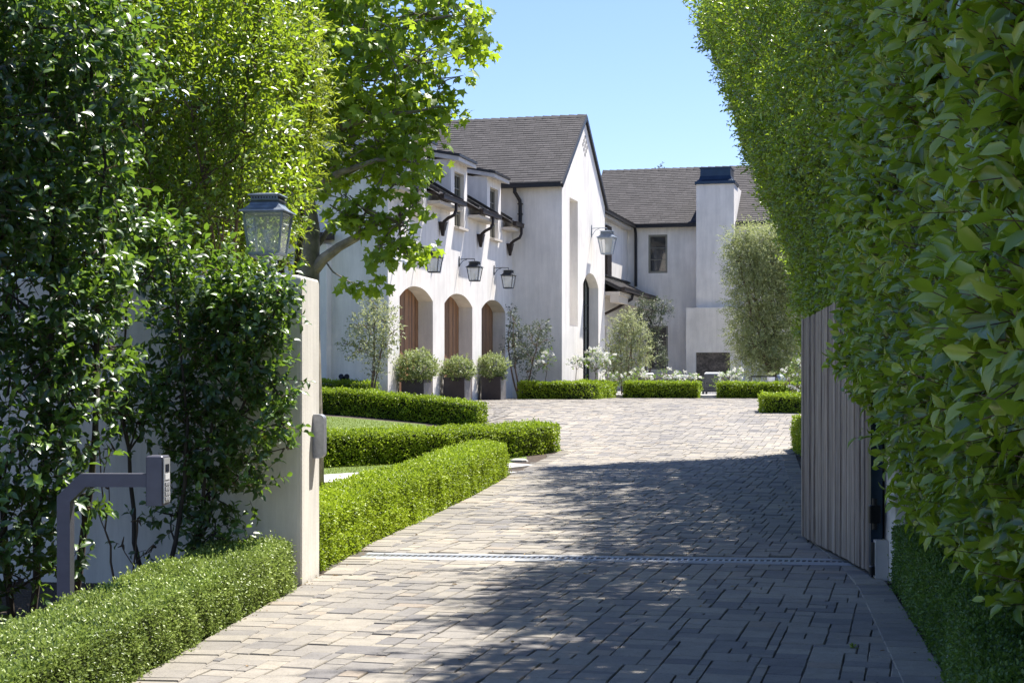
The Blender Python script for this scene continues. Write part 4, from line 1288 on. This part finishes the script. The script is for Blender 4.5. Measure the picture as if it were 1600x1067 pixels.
# ------------------------------------------------------------------ shrubs with stems
def limb(p, q, n=7, bow=.15, jit=.04):
    p = Vector(p); q = Vector(q); r = []
    side = (q - p).cross(Vector((0, 0, 1)))
    side = side.normalized() if side.length > .01 else Vector((1, 0, 0))
    b2 = random.uniform(-bow, bow) * (q - p).length
    for i in range(n + 1):
        t = i / n
        r.append(p.lerp(q, t) + side * b2 * math.sin(math.pi * t) + Vector([random.gauss(0, jit * (q - p).length * .3) for _ in range(3)]) * (1 if 0 < i < n else 0))
    return r
def clump_plant(name, label, base, clumps, cat, mat, leafL, wdt, per, nl=6, Ls=.2, tpl=LEAF_MED, bark='bark', stems=4, stem_r=.03, spread_base=.2, group=None, up=.6, hollow=.5, droop=.15, shootspread=.9, stemlets=True, hang=0):
    """clumps: list of (x, y, z, rx, ry, rz) world"""
    root = empty(name, base, 0, label, cat, group)
    o0 = np.array(base)
    m_ = MB(); sm = MB(); bm = MB()
    srt = sorted(clumps, key=lambda c: -c[2])
    heads = []
    for c in srt:
        if len(heads) < stems and all(math.hypot(c[0] - h_[0], c[1] - h_[1]) > .18 for h_ in heads): heads.append(c)
    mains = []
    for h_ in heads:
        dxy = Vector((h_[0] - base[0], h_[1] - base[1], 0))
        b0 = dxy.normalized() * min(spread_base, dxy.length) * random.uniform(.5, 1) if dxy.length > .01 else Vector((0, 0, 0))
        b0.z = -.05
        pts = limb(b0, Vector((h_[0], h_[1], h_[2])) - Vector(base), 12, .07, .02)
        bm.tube(pts, [max(.005, stem_r * (1 - .8 * t / 12)) for t in range(13)], 7)
        mains.append(pts)
    for i, c in enumerate(clumps):
        cx, cy, cz, rx, ry, rz = c
        n = int(per * (rx * ry + rx * rz + ry * rz) / 3)
        u = rand_dirs(n); rr = (hollow + (1 - hollow) * RNG.random(n)) ** .6
        P = u * rr[:, None] * np.array([rx, ry, rz])
        P *= (1 + wob(P * 3 + i * 5, 1.4 / max(rx, .2), .34) + (RNG.random(n) < .14) * RNG.uniform(.1, .45, n))[:, None]
        P += np.array([cx, cy, cz])
        D = u * .8 + RNG.normal(0, .35, (n, 3)) + np.array([0, 0, up]) - np.array([0, 0, hang])
        br = np.clip(RNG.beta(2, 2.4, n) + .15 * u[:, 2], 0, 1)
        shoots(m_, P - o0, D, nl, Ls, leafL, wdt, tpl, mat, droop, shootspread, sm if stemlets else None, .0025, br)
        cc = Vector((cx, cy, cz)) - Vector(base)
        best = min((p_ for ms in mains for p_ in ms), key=lambda p_: (p_ - cc).length + max(0, p_.z - cc.z + .15) * 3)
        if (best - cc).length > .05:
            bm.tube(limb(best, cc, 5, .12, .04), [max(.004, stem_r * .42 * (1 - .7 * t / 5)) for t in range(6)], 6)
        for q in range(int(3 + 9 * rx)):
            st_ = cc + Vector((random.uniform(-rx, rx) * .3, random.uniform(-ry, ry) * .3, -rz * .3 * random.random()))
            e_ = cc + Vector((random.uniform(-rx, rx) * .85, random.uniform(-ry, ry) * .85, random.uniform(-rz, rz) * .85))
            bm.tube(limb(st_, e_, 4, .15, .06), [.009, .007, .006, .004, .003], 4)
    m_.build('foliage', None, root)
    bm.build('stems', bark, root)
    if stemlets: sm.build('twigs', 'twig' if bark != 'bark_grey' else 'bark_grey', root)
    return root
def cl(px, py, D, r, rz=None, ry=None):
    p = at(px, py, D)
    return (p.x, p.y, p.z, r, ry or r * .8, rz or r)
# camellia-like shrubs in front of the gate wall
GS = 'glossy evergreen shrubs at the gate wall'
C1 = [cl(-150, y, 9.6, .5) for y in (100, 300, 500, 700)] + [cl(-40, 60, 9.8, .50), cl(60, 30, 10, .5), cl(140, 110, 10.2, .42), cl(20, 190, 9.8, .45), cl(-60, 300, 9.6, .42), cl(120, 250, 10.2, .36),
      cl(40, 340, 9.8, .40), cl(130, 400, 10.1, .30), cl(20, 480, 9.7, .38), cl(100, 500, 10, .30), cl(30, 600, 9.6, .36), cl(110, 610, 9.9, .26), cl(20, 720, 9.5, .33), cl(110, 700, 9.8, .16), cl(0, 830, 9.4, .28), cl(60, 800, 9.6, .16), cl(-60, 900, 9.3, .26), cl(30, 905, 9.4, .12), cl(125, 770, 9.9, .14), cl(135, 560, 10.1, .2), cl(95, 880, 9.8, .12), cl(165, 470, 10.3, .18), cl(175, 540, 10.4, .12)]
clump_plant('camellia_shrub', 'tall dark glossy evergreen shrub with bare stems behind the keypad post', (-3.15, 9.75, 0), C1, 'shrub', 'leaf_shrub', .088, .60, 1000, 6, .17, LEAF_BIG, 'bark_dark', 5, .028, .5, GS, .5, .35)
C2 = [cl(436, 450, 11.1, .08), cl(200, 560, 11.2, .12), cl(230, 640, 11.1, .16), cl(170, 610, 10.9, .12), cl(447, 590, 11.0, .06), cl(440, 660, 11.0, .08), cl(400, 470, 11.2, .24), cl(340, 445, 11.3, .26), cl(230, 420, 10.9, .2), cl(195, 360, 10.8, .22), cl(255, 380, 11, .2), cl(280, 470, 11.3, .24), cl(405, 490, 11.15, .22), cl(360, 510, 11.2, .28), cl(300, 540, 11.3, .26), cl(402, 560, 11.1, .21), cl(350, 600, 11.2, .28), cl(280, 620, 11.2, .22), cl(400, 660, 11.1, .22),
      cl(335, 690, 11.2, .26), cl(290, 700, 11.2, .2), cl(250, 600, 11.2, .12), cl(380, 740, 11.1, .20), cl(320, 770, 11.2, .20), cl(270, 800, 11.1, .14), cl(340, 830, 11.1, .18), cl(215, 660, 11.0, .11), cl(185, 640, 10.8, .09), cl(432, 610, 11.0, .08), cl(445, 700, 11.1, .07)]
clump_plant('camellia_shrub', 'glossy evergreen shrub below the gate lantern, leaning against the gate wall', (-2.55, 11.1, 0), C2, 'shrub', 'leaf_shrub', .078, .60, 1350, 6, .15, LEAF_BIG, 'bark_dark', 4, .020, .25, GS, .5, .3)
C3 = [cl(170, 760, 10.8, .05), cl(150, 790, 10.8, .05), cl(215, 810, 10.9, .06), cl(190, 850, 10.9, .07), cl(240, 850, 10.9, .09), cl(175, 700, 10.8, .10), cl(150, 650, 10.7, .10)]
clump_plant('sapling', 'sparse seedling with a few dark leaves against the shaded gate wall', (-2.75, 10.85, 0), C3, 'shrub', 'leaf_shrub', .065, .5, 420, 4, .10, LEAF_BIG, 'bark', 4, .010, .05, None, .5, .3)
# tall privet screen behind the wall
C4 = []
for px in range(-120, 420, 80):
    for py in range(-40, 470, 90):
        C4.append(cl(px + random.uniform(-25, 25), py + random.uniform(-25, 25), 12.9 + random.uniform(-.3, .5), random.uniform(.34, .46)))
for px in range(-160, 430, 95):
    for py in range(-60, 440, 100):
        C4.append(cl(px + random.uniform(-30, 30), py + random.uniform(-30, 30), 13.9 + random.uniform(-.3, .5), random.uniform(.42, .5)))
clump_plant('privet_screen', 'tall fresh green privet rising above the gate wall behind the shrubs', (-3.6, 13.0, 0), C4, 'hedge', 'leaf_privet', .075, .5, 1100, 6, .17, LEAF_MED, 'bark', 7, .03, 1.6, None, .6, .55)
C4b = [cl(250, 330, 12.0, .28), cl(180, 300, 11.9, .26), cl(330, 260, 12.2, .34), cl(240, 420, 11.9, .24), cl(380, 200, 12.4, .3), cl(300, 150, 12.2, .36), cl(200, 180, 12, .3), cl(350, 340, 12.1, .25), cl(170, 440, 11.8, .16), cl(220, 60, 12.2, .36), cl(390, 90, 12.5, .26)]
clump_plant('privet_bush', 'leafy green shoots with yellow tips arching over the top of the gate wall', (-2.7, 12.45, 0), C4b, 'shrub', 'leaf_privet', .068, .48, 1300, 6, .2, LEAF_MED, 'bark', 5, .03, .4, None, .7, .3)
# golden podocarpus column
C5 = [cl(440, 60, 15.6, .40, .6), cl(425, 150, 15.5, .45, .6), cl(462, 110, 15.6, .34, .5), cl(430, 235, 15.5, .42, .5), cl(470, 200, 15.6, .34, .5), cl(428, 310, 15.6, .34, .45), cl(438, 365, 15.7, .20, .3), cl(400, 330, 15.6, .34, .5), cl(390, 180, 15.7, .4, .6), cl(380, 60, 15.7, .4, .6), cl(408, 390, 15.7, .22, .3), cl(490, 110, 15.7, .16, .25), cl(458, 270, 15.7, .2, .4)]
clump_plant('podocarpus', 'narrow golden green podocarpus column beside the sycamore trunk', (-2.45, 15.6, 0), C5, 'tree', 'leaf_gold', .070, .19, 1500, 9, .16, NEEDLE, 'bark_dark', 3, .06, .15, None, .3, .3, .3, .9, False, .1)

# ------------------------------------------------------------------ sycamore
base = Vector((-2.78, 20.8, gf(-2.78, 20.8)))
tr = empty('sycamore_tree', base, 0, 'spreading sycamore with mottled trunk and bright lobed leaves over the lawn', 'tree')
tk = MB()
def rel(px, py, D): return at(px, py, D) - base
trunk = [Vector((0, 0, -.1)), Vector((.02, 0, .8)), rel(478, 500, 20.8), rel(479, 430, 20.8), rel(481, 360, 20.8), rel(474, 300, 20.9), rel(470, 230, 21), rel(478, 150, 21), rel(500, 60, 21), rel(520, -40, 21)]
tk.tube(trunk, [.24, .20, .185, .175, .165, .14, .12, .10, .07, .04], 12)
tk.build('trunk', 'bark_syc', tr, True)
SYCL = [(380, 30, .9), (430, 10, .8), (500, 20, .9), (580, 40, .85), (650, 20, .7), (705, 15, .5), (735, 40, .38), (715, 85, .42), (650, 100, .75), (575, 130, .8), (510, 110, .8), (600, 190, .75), (540, 210, .75), (675, 155, .42), (655, 190, .38), (500, 180, .5), (565, 255, .6), (620, 240, .5), (640, 225, .38), (650, 265, .28), (590, 300, .42), (540, 310, .34),
        (505, 300, .22), (520, 325, .24), (560, 335, .32), (600, 345, .42), (635, 350, .36), (625, 385, .30), (595, 380, .3), (645, 320, .26), (610, 400, .18), (560, 443, .13), (585, 440, .12), (545, 440, .10), (655, 385, .12), (450, 120, .7), (530, 60, .8), (690, 130, .3), (740, 70, .16), (755, 25, .12), (530, 245, .4), (480, 120, .7), (510, 160, .7), (600, 90, .8), (560, 170, .7), (545, 20, .8), (620, 150, .6), (590, 225, .5), (510, 240, .35),
        (420, -120, 1.2), (560, -120, 1.3), (680, -100, .9), (500, -230, 1.2), (620, -230, 1.1)]
lf = MB(); br_ = MB()
limbs = {}
starts = [rel(481, 360, 20.8), rel(474, 300, 20.9), rel(470, 230, 21), rel(478, 150, 21), rel(500, 60, 21)]
lowlimb = [rel(484, 428, 20.8), rel(505, 405, 20.7), rel(530, 386, 20.5), rel(556, 372, 20.3), rel(578, 356, 20.2), rel(600, 345, 20.1), rel(625, 345, 20)]
br_.tube(lowlimb, [.10, .075, .062, .055, .045, .032, .02], 9)
br_.tube([rel(483, 395, 20.8), rel(500, 378, 20.9), rel(520, 350, 21), rel(545, 325, 21.1)], [.06, .045, .03, .015], 7)
br_.tube([rel(506, 405, 20.7), rel(520, 425, 20.6), rel(545, 440, 20.6), rel(570, 448, 20.6)], [.014, .012, .010, .006], 5)
br_.tube([rel(478, 150, 21), rel(545, 110, 20.6), rel(600, 60, 20.3), rel(650, 35, 20), rel(705, 25, 20)], [.07, .055, .04, .03, .015], 7)
br_.tube([rel(470, 230, 21), rel(530, 200, 20.5), rel(590, 180, 20.2), rel(650, 175, 20), rel(690, 165, 20)], [.06, .05, .035, .02, .01], 7)
br_.tube([rel(474, 300, 20.9), rel(530, 270, 20.4), rel(590, 250, 20.1), rel(650, 250, 20)], [.06, .045, .03, .012], 7)
for i, (px, py, r) in enumerate(SYCL):
    low = py > 290
    D0 = 20.1 if low else 20.6 + random.uniform(-1.0, 1.0) * min(1, r * 1.2)
    c = np.array(rel(px, py, D0))
    n = int(430 * r * r * (1.0 if py > -80 else .5)) + (10 if r < .3 else 0)
    ks = max(2, int(16 * r * r) + 2)
    sc_ = rand_dirs(ks) * (RNG.random((ks, 1)) ** .5) * np.array([r * 1.25, r * 1.2, r * .95])
    wh = RNG.integers(0, ks, n)
    sr_ = .10 + .20 * min(1, r)
    u = rand_dirs(n); P = u * (RNG.random(n)[:, None] ** .5) * np.array([sr_ * 1.5, sr_ * 1.5, sr_ * .7]) + sc_[wh] + c
    ax = u * .5 + RNG.normal(0, .5, (n, 3)) + np.array([0, 0, -.45])
    nn = RNG.normal(0, .55, (n, 3)) + np.array([.1, -.25, .9])
    LL = RNG.uniform(.075, .15, n)
    leaves(lf, P, ax, nn, LL, LL * 1.05, SYC, 'leaf_syc', np.clip(RNG.beta(2, 2.2, n), 0, 1))
    s_ = Vector(lowlimb[random.randint(3, 6)]) if low else min(starts, key=lambda q: (q - Vector(c)).length + abs(q.z - c[2] + .6))
    if not low or r > .2:
        pts = limb(s_, Vector(c), 6, .12, .05)
        br_.tube(pts, [.035 * (r + .3) * (1 - .8 * t / 6) for t in range(7)], 6)
    for q in range(int(3 + r * 12)):
        e_ = Vector(c) + Vector(sc_[q % ks])
        br_.tube(limb(Vector(c) + Vector([random.uniform(-r, r) * .2 for _ in range(3)]), e_, 3, .15, .05), [.010, .008, .005, .003], 4)
lf.build('crown', None, tr)
br_.build('limbs', 'bark_syc', tr)

# ------------------------------------------------------------------ olives and young trees by the house
def young(name, label, px0, py0, D, clumps, mat, leafL, per, cat='tree', group=None, bark='bark', stems=3, sr=.025, nl=4, Ls=.11, zb=None, up=.05, hollow=.15, wdt=.42):
    p = at(px0, py0, D); b_ = Vector((p.x, p.y, gf(p.x, p.y) if zb is None else zb))
    return clump_plant(name, label, b_, [cl(a, b2, D + random.uniform(-.3, .3), r, rz) for a, b2, r, rz in clumps], cat, mat, leafL, wdt, per, nl, Ls, LEAF_MED, bark, stems, sr, .10, group, up, hollow, .1, 1.0, False)
GO = 'young olive trees against the house'
young('olive_tree', 'slender young olive with silvery leaves in front of the pale garage end wall', 571, 610, 33.6,
      [(575, 505, .38, .45), (600, 500, .34, .4), (590, 480, .25, .3), (612, 520, .22, .3), (558, 512, .25, .14), (560, 545, .28, .22), (540, 537, .18, .08), (592, 555, .30, .25), (585, 580, .2, .15), (605, 540, .22, .2), (563, 530, .2, .2), (580, 470, .12, .2)],
      'leaf_olive', .085, 950, group=GO, zb=.75, sr=.028)
young('olive_tree', 'thin dark young olive in the corner beside the third garage arch', 813, 622, 43.3,
      [(803, 500, .14, .3), (805, 520, .2, .35), (800, 540, .25, .3), (815, 530, .3, .3), (830, 525, .25, .3), (845, 512, .28, .2), (852, 530, .2, .25), (820, 550, .3, .25), (833, 558, .2, .2), (808, 560, .25, .2), (825, 580, .2, .2), (798, 485, .1, .15), (840, 540, .2, .2)],
      'leaf_olive_dark', .095, 760, group=GO, zb=.88, sr=.03)
young('olive_tree', 'leafy pale green young olive between the front door and the patio', 975, 612, 47.0,
      [(978, 520, .5, .5), (965, 530, .35, .5), (990, 510, .35, .4), (983, 495, .2, .3), (1000, 530, .35, .4), (965, 560, .45, .5), (990, 560, .45, .5), (1008, 555, .3, .3), (978, 585, .45, .4), (955, 575, .3, .4), (968, 505, .2, .3)],
      'leaf_olive', .085, 1150, group=GO, zb=.95, stems=4)
young('olive_tree', 'dark young olive in front of the lower window beside the patio', 1003, 600, 53.0,
      [(1020, 480, .4, .3), (1035, 478, .3, .25), (1010, 490, .4, .4), (1022, 505, .35, .35), (1000, 500, .35, .35), (1022, 545, .4, .5), (1030, 560, .3, .3), (1045, 485, .2, .15), (1012, 530, .35, .3), (1005, 475, .2, .3)],
      'leaf_olive_dark', .10, 620, group=GO, zb=1.0, bark='bark_dark', sr=.04)
young('olive_tree', 'large billowing olive with sunlit yellow grey foliage in front of the chimney wall', 1215, 600, 51.0,
      [(1145, 380, .3, .3), (1150, 440, .35, .3), (1148, 520, .3, .3), (1158, 555, .3, .3), (1180, 385, .75, .7), (1165, 420, .6, .7), (1195, 420, .8, .8), (1215, 400, .8, .8), (1175, 465, .8, .8), (1205, 465, .9, .9), (1190, 510, .85, .8), (1215, 520, .8, .8), (1195, 550, .7, .5), (1220, 560, .7, .5), (1230, 450, .8, .8), (1155, 400, .45, .5), (1240, 500, .8, .9), (1180, 540, .5, .4), (1165, 490, .5, .6), (1235, 400, .8, .8), (1240, 560, .8, .7), (1225, 585, .6, .4), (1185, 570, .6, .4), (1250, 450, .9, .9), (1165, 535, .4, .4), (1205, 372, .6, .5), (1165, 370, .35, .3)],
      'leaf_olive_yellow', .085, 900, group=GO, zb=.9, stems=4, sr=.07, nl=8, Ls=.35)
young('bare_tree', 'tip of a distant conifer showing above the back roof ridge', 1033, 272, 95, [(1033, 266, .25, .35), (1030, 272, .4, .25), (1036, 272, .35, .25)], 'leaf_olive_dark', .16, 260, zb=.9, sr=.12, stems=1, nl=7)
# standard white roses and rose bushes
def rose(name, label, px0, py0, D, clumps, per, nfl, zb=.95, stems=1, sr=.018, group=None, cat='rose'):
    p = at(px0, py0, D); b_ = Vector((p.x, p.y, zb))
    cs = [cl(a, b2, D + random.uniform(-.15, .15), r, rz) for a, b2, r, rz in clumps]
    r_ = clump_plant(name, label, b_, cs, cat, 'leaf_rose', .055, .6, per, 6, .12, LEAF_MED, 'bark', stems, sr, .04, group, .3, .2, .1, .9, False)
    m_ = MB()
    for c in cs:
        n = max(2, int(nfl * c[3]))
        for q in range(n):
            u = unit(RNG.normal(size=(1, 3)) + np.array([[0, -.5, .8]]))[0]
            ctr = np.array(c[:3]) + u * np.array(c[3:]) * RNG.uniform(.85, 1.15) - np.array(b_)
            m_ = MB(); k = 14; P = np.repeat(ctr[None], k, 0) + RNG.normal(0, .018, (k, 3)); d_ = rand_dirs(k) + u
            leaves(m_, P, d_, rand_dirs(k) + u, RNG.uniform(.035, .055, k), .045, LEAF_BOX, 'petal')
            m_.build('flower', None, r_)
    return r_
GRO = 'white roses around the court'
rose('rose_tree', 'white standard rose on a thin stem in front of the main house wall', 849, 605, 43.2, [(849, 566, .28, .22), (856, 560, .2, .2), (843, 572, .15, .12)], 420, 16, group=GRO)
rose('rose_tree', 'small white standard rose beside the edge of the arched front door', 904.5, 605, 43.6, [(897, 567, .14, .12), (908, 568, .22, .15), (903, 563, .15, .1)], 420, 30, group=GRO)
rose('rose_tree', 'fullest white standard rose, on a slanted stem before the front door', 930, 605, 44.2, [(925, 560, .28, .25), (935, 565, .3, .25), (920, 570, .22, .18), (942, 570, .2, .15), (928, 550, .18, .15), (933, 575, .15, .12)], 420, 36, group=GRO)
rose('rose_tree', 'white standard rose half hidden behind the fullest one, touching the porch olive', 948, 605, 44.6, [(948, 562, .2, .15), (955, 560, .18, .13)], 380, 40, group=GRO)
rose('rose_bush', 'low white rose bush at the corner next to the porch olive', 955, 600, 45.6, [(950, 590, .25, .2), (962, 595, .25, .2), (970, 590, .2, .15), (966, 608, .12, .1)], 380, 22, group=GRO, stems=3)
rose('rose_bush', 'white rose bush above the patio hedge at its end near the porch olive', 1000, 600, 45.6, [(988, 592, .2, .2), (998, 585, .22, .2), (1008, 592, .2, .15), (1016, 596, .22, .15)], 380, 24, group=GRO, stems=3)
rose('rose_bush', 'wide white rose bush above the patio hedge in front of the patio sofa', 1050, 600, 45.4, [(1028, 593, .2, .15), (1040, 585, .25, .18), (1052, 590, .25, .18), (1064, 590, .25, .18), (1078, 588, .2, .15), (1086, 592, .18, .13)], 380, 24, group=GRO, stems=4)
rose('rose_bush', 'white rose bush beside the gap in the hedges in front of the fireplace', 1142, 600, 45.2, [(1130, 592, .2, .15), (1142, 588, .25, .2), (1150, 585, .2, .2), (1153, 594, .18, .13), (1120, 600, .14, .18)], 380, 30, group=GRO, stems=3)
rose('rose_bush', 'tall leafy white rose bush against the tall ficus hedge', 1240, 610, 43, [(1232, 590, .3, .25), (1245, 580, .3, .3), (1250, 600, .3, .3), (1226, 598, .2, .15), (1250, 570, .2, .2), (1240, 612, .3, .2)], 380, 16, group=GRO, stems=4)

# ------------------------------------------------------------------ planters
def planter(label, px, D, zb, rx, rz, cxo=0, mat='leaf_pot'):
    p = at(px, 600, D)
    root = empty('planter', (p.x, p.y, zb), -HA, label, 'planter', 'dark square planters at the garage doors')
    m_ = MB()
    s_ = .27; h = .66
    m_.box(-s_, s_, -s_, s_, 0, h - .05, 'planter_dark')
    m_.box(-s_ - .012, s_ + .012, -s_ - .012, s_ + .012, h - .06, h, 'planter_dark'); m_.box(s_ + .001, s_ + .013, -s_ + .0, s_, .02, h - .07, 'planter_sunlit')  # thin paler slab paints sunlight onto this side
    m_.build('box', None, root)
    sm = MB(); fm = MB(); n = int(900 * rx * rx * 4)
    u = rand_dirs(n); rr = (.55 + .45 * RNG.random(n)) ** .7
    P = u * rr[:, None] * np.array([rx, rx, rz]); P *= (1 + wob(P * 3 + rx * 40, 2.6, .26) + (RNG.random(n) < .1) * RNG.uniform(0, .3, n))[:, None]; P += np.array([cxo, 0, h + rz * .72])
    shoots(fm, P, u + RNG.normal(0, .5, (n, 3)) + np.array([0, 0, .3]), 6, .10, .055, .62, LEAF_BOX, mat, .0, 1.0, None, .002, np.clip(RNG.beta(2, 2, n) + .2 * u[:, 2], 0, 1))
    fm.build('foliage', None, root)
    for q in range(9):
        e_ = Vector([random.uniform(-rx, rx) * .8 for _ in range(2)] + [h + rz * random.uniform(.3, 1.3)]); sm.tube(limb(Vector((0, 0, h - .1)), e_, 4, .15, .05), [.014, .011, .009, .006, .004], 5)
    sm.build('stems', 'bark_grey', root)
    return root
planter('dark square planter with the broadest rounded shrub, before the first garage arch', 650, 35.4, .82, .50, .36, 0)
planter('dark square planter with a pale variegated shrub, before the middle garage arch', 714, 38.6, .87, .39, .28, .05)
planter('dark square planter with a shrub spilling to one side, before the third garage arch', 771, 41.9, .88, .40, .34, -.02)

# ------------------------------------------------------------------ patio furniture
def sofa(px, D, w_, zb, h, label):
    p = at(px, 600, D)
    root = empty('patio_sofa', (p.x, p.y, zb), -HA, label, 'outdoor sofa', 'slatted patio sofas with white cushions')
    m_ = MB()
    for sx in (-1, 1):
        for sy in (0, .75): m_.box(sx * w_ / 2 - .03, sx * w_ / 2 + .03, sy, sy + .06, 0, h - .08 if sy == 0 else .55)
        m_.box(sx * w_ / 2 - .03, sx * w_ / 2 + .03, .06, .75, .50, .55)
    m_.box(-w_ / 2 + .03, w_ / 2 - .03, .06, .78, .20, .26)
    m_.build('frame', 'slat_grey', root)
    m_ = MB()
    z = .06
    while z < h - .12:
        m_.box(-w_ / 2 + .031, w_ / 2 - .031, .005, .03, z, z + .125); z += .14
    m_.build('backrest', 'slat_grey', root)
    m_ = MB(); m_.bbox(-w_ / 2 + .05, w_ / 2 - .05, .08, .76, .265, .40, .03); m_.build('seat_cushion', 'cushion', root)
    m_ = MB(); m_.bbox(-w_ / 2 + .03, w_ / 2 - .03, .035, .20, .42, h + .03, .04); m_.build('back_cushion', 'cushion', root)
    return root
sofa(1115, 46.6, .64, 1.0, .64, 'grey slatted patio armchair with a white cushion, seen through the gap in the hedges')
sofa(1062, 49.5, 1.0, 1.0, .56, 'patio sofa with a white back cushion behind the wide rose bush')
sofa(1010, 49.5, .5, 1.0, .62, 'patio seat with a white cushion showing above the roses near the lower window')
pc = at(1191, 600, 46.5)
chx = empty('patio_chair', (pc.x, pc.y, 1.0), -HA, 'dark metal framed patio chair with a flat white seat, before the chimney wall', 'outdoor chair')
m_ = MB(); w_ = .80
for sx in (-1, 1):
    m_.box(sx * w_ / 2 - .015, sx * w_ / 2 + .015, 0, .03, 0, .52); m_.box(sx * w_ / 2 - .015, sx * w_ / 2 + .015, .6, .63, 0, .52); m_.box(sx * w_ / 2 - .015, sx * w_ / 2 + .015, .03, .6, .49, .52)
m_.box(-w_ / 2, w_ / 2, .6, .63, .52, .56); m_.box(-w_ / 2 + .016, w_ / 2 - .016, .03, .6, .16, .19); m_.build('frame', 'dark_frame', chx)
m_ = MB(); m_.bbox(-w_ / 2 + .03, w_ / 2 - .03, .02, .58, .2, .33, .03); m_.build('seat_cushion', 'cushion', chx)
pt = at(1205, 600, 48)
tb = empty('side_table', (pt.x + .1, pt.y, 1.0), -HA, 'small dark patio table under the white pot', 'table')
m_ = MB(); m_.box(-.4, .4, -.3, .3, .26, .30); m_.build('top', 'dark_frame', tb)
for sx in (-1, 1):
    for sy in (-1, 1):
        m_ = MB(); m_.box(sx * .36 - .02, sx * .36 + .02, sy * .26 - .02, sy * .26 + .02, 0, .26); m_.build('leg', 'dark_frame', tb)
pot = empty('flower_pot', (pt.x, pt.y - .05, 1.301), 0, 'round white flower pot with a small green plant on the patio table', 'pot')
m_ = MB(); m_.tube([(0, 0, 0), (0, 0, .05), (0, 0, .22), (0, 0, .24)], [.09, .12, .145, .14], 16); m_.build('pot', 'pot_white', pot, True)
m_ = MB(); n = 40; u = unit(RNG.normal(size=(n, 3)) + np.array([0, 0, .6])); shoots(m_, u * .07 + np.array([0, 0, .26]), u, 5, .06, .04, .5, LEAF_MED, 'leaf_olive'); m_.build('foliage', None, pot)
gb = MB(); gb.tube([(0, 0, 0), (0, 0, .04), (0, 0, .20), (0, 0, .28), (0, 0, .31)], [.06, .14, .16, .10, .02], 16)
gbo = gb.build('glass_cloche', 'lantern_metal', None, True); gbo.location = (pt.x + .27, pt.y - .05, 1.301)
tag(gbo, 'grey domed lantern jar standing beside the white pot on the patio table', 'jar')

# garden lights and small things
for px, py, D, lab in ((535, 590, 34.3, 'dark garden spotlight by the end wall, further from the young olive'), (542, 590, 34.3, 'dark garden spotlight by the end wall, closer to the young olive')):
    p = at(px, py, D); gl = empty('garden_light', (p.x, p.y, .9), random.uniform(-.5, .5), lab, 'garden light', 'dark spotlights by the end wall')
    m_ = MB(); m_.tube([(0, 0, -.1), (0, 0, .60)], .012, 6); m_.build('stake', 'dark_frame', gl)
    m_ = MB(); m_.tube([(0, .05, .56), (0, .02, .60), (0, -.10, .66)], [.03, .055, .06], 10); m_.build('lamp_head', 'dark_frame', gl)
ps = at(811, 712, 26.2)
st_ = MB(); st_.tube([(0, 0, 0), (0, 0, .03), (0, 0, .055)], [.13, .12, .07], 10)
so_ = st_.build('stone', 'concrete'); so_.location = (ps.x, 25.7, gf(ps.x, 25.7) + .0); so_.scale = (1.2, .7, 1)
tag(so_, 'small flat pale stone at the end of the middle hedge', 'stone')

# fallen leaves and seedlings in the joints
n = 170
x = RNG.uniform(-2, 4.5, n); y = RNG.uniform(7.5, 32, n)
k = pip(OUT, x, y); x, y = x[k], y[k]; n = len(x)
edge = border_d(DL, x, y)
m_ = MB()
P = np.stack([x, y, g(x, y) + .028], 1)
leaves(m_, P, RNG.normal(0, 1, (n, 3)) * np.array([1, 1, .15]), RNG.normal(0, .35, (n, 3)) + np.array([0, 0, 1.]), RNG.uniform(.02, .05, n), .02, LEAF_BOX, 'leaf_dry')
n = 420; t = RNG.random(n); s_ = RNG.integers(0, len(DL) - 1, n)
DLa = np.array(DL); q = DLa[s_] * (1 - t[:, None]) + DLa[s_ + 1] * t[:, None]; q[:, 0] += RNG.exponential(.06, n) - .02
P = np.stack([q[:, 0], q[:, 1], g(q[:, 0], q[:, 1]) + .026], 1)
leaves(m_, P, RNG.normal(0, 1, (n, 3)) * np.array([1, 1, .15]), RNG.normal(0, .35, (n, 3)) + np.array([0, 0, 1.]), RNG.uniform(.012, .03, n), .012, LEAF_BOX, 'leaf_dry')
tag(m_.build('fallen_leaves'), 'scattered dry brown leaves lying on the paving and along the hedge feet', 'leaves', kind='stuff')
pw = [(1332, 1018), (1290, 760), (1210, 905)]
m_ = MB()
for px, py in pw[:1]:
    D = EYE * F / (py - HOR); c = at(px, py, D)
    u = unit(RNG.normal(size=(7, 3)) + np.array([0, 0, .8])); shoots(m_, np.repeat(np.array([[c.x, c.y, .02]]), 7, 0), u, 4, .03, .022, .5, LEAF_MED, 'leaf_box')
o_ = m_.build('weed'); tag(o_, 'tiny green weed growing in a paving joint near the shaded drive edge', 'weed')
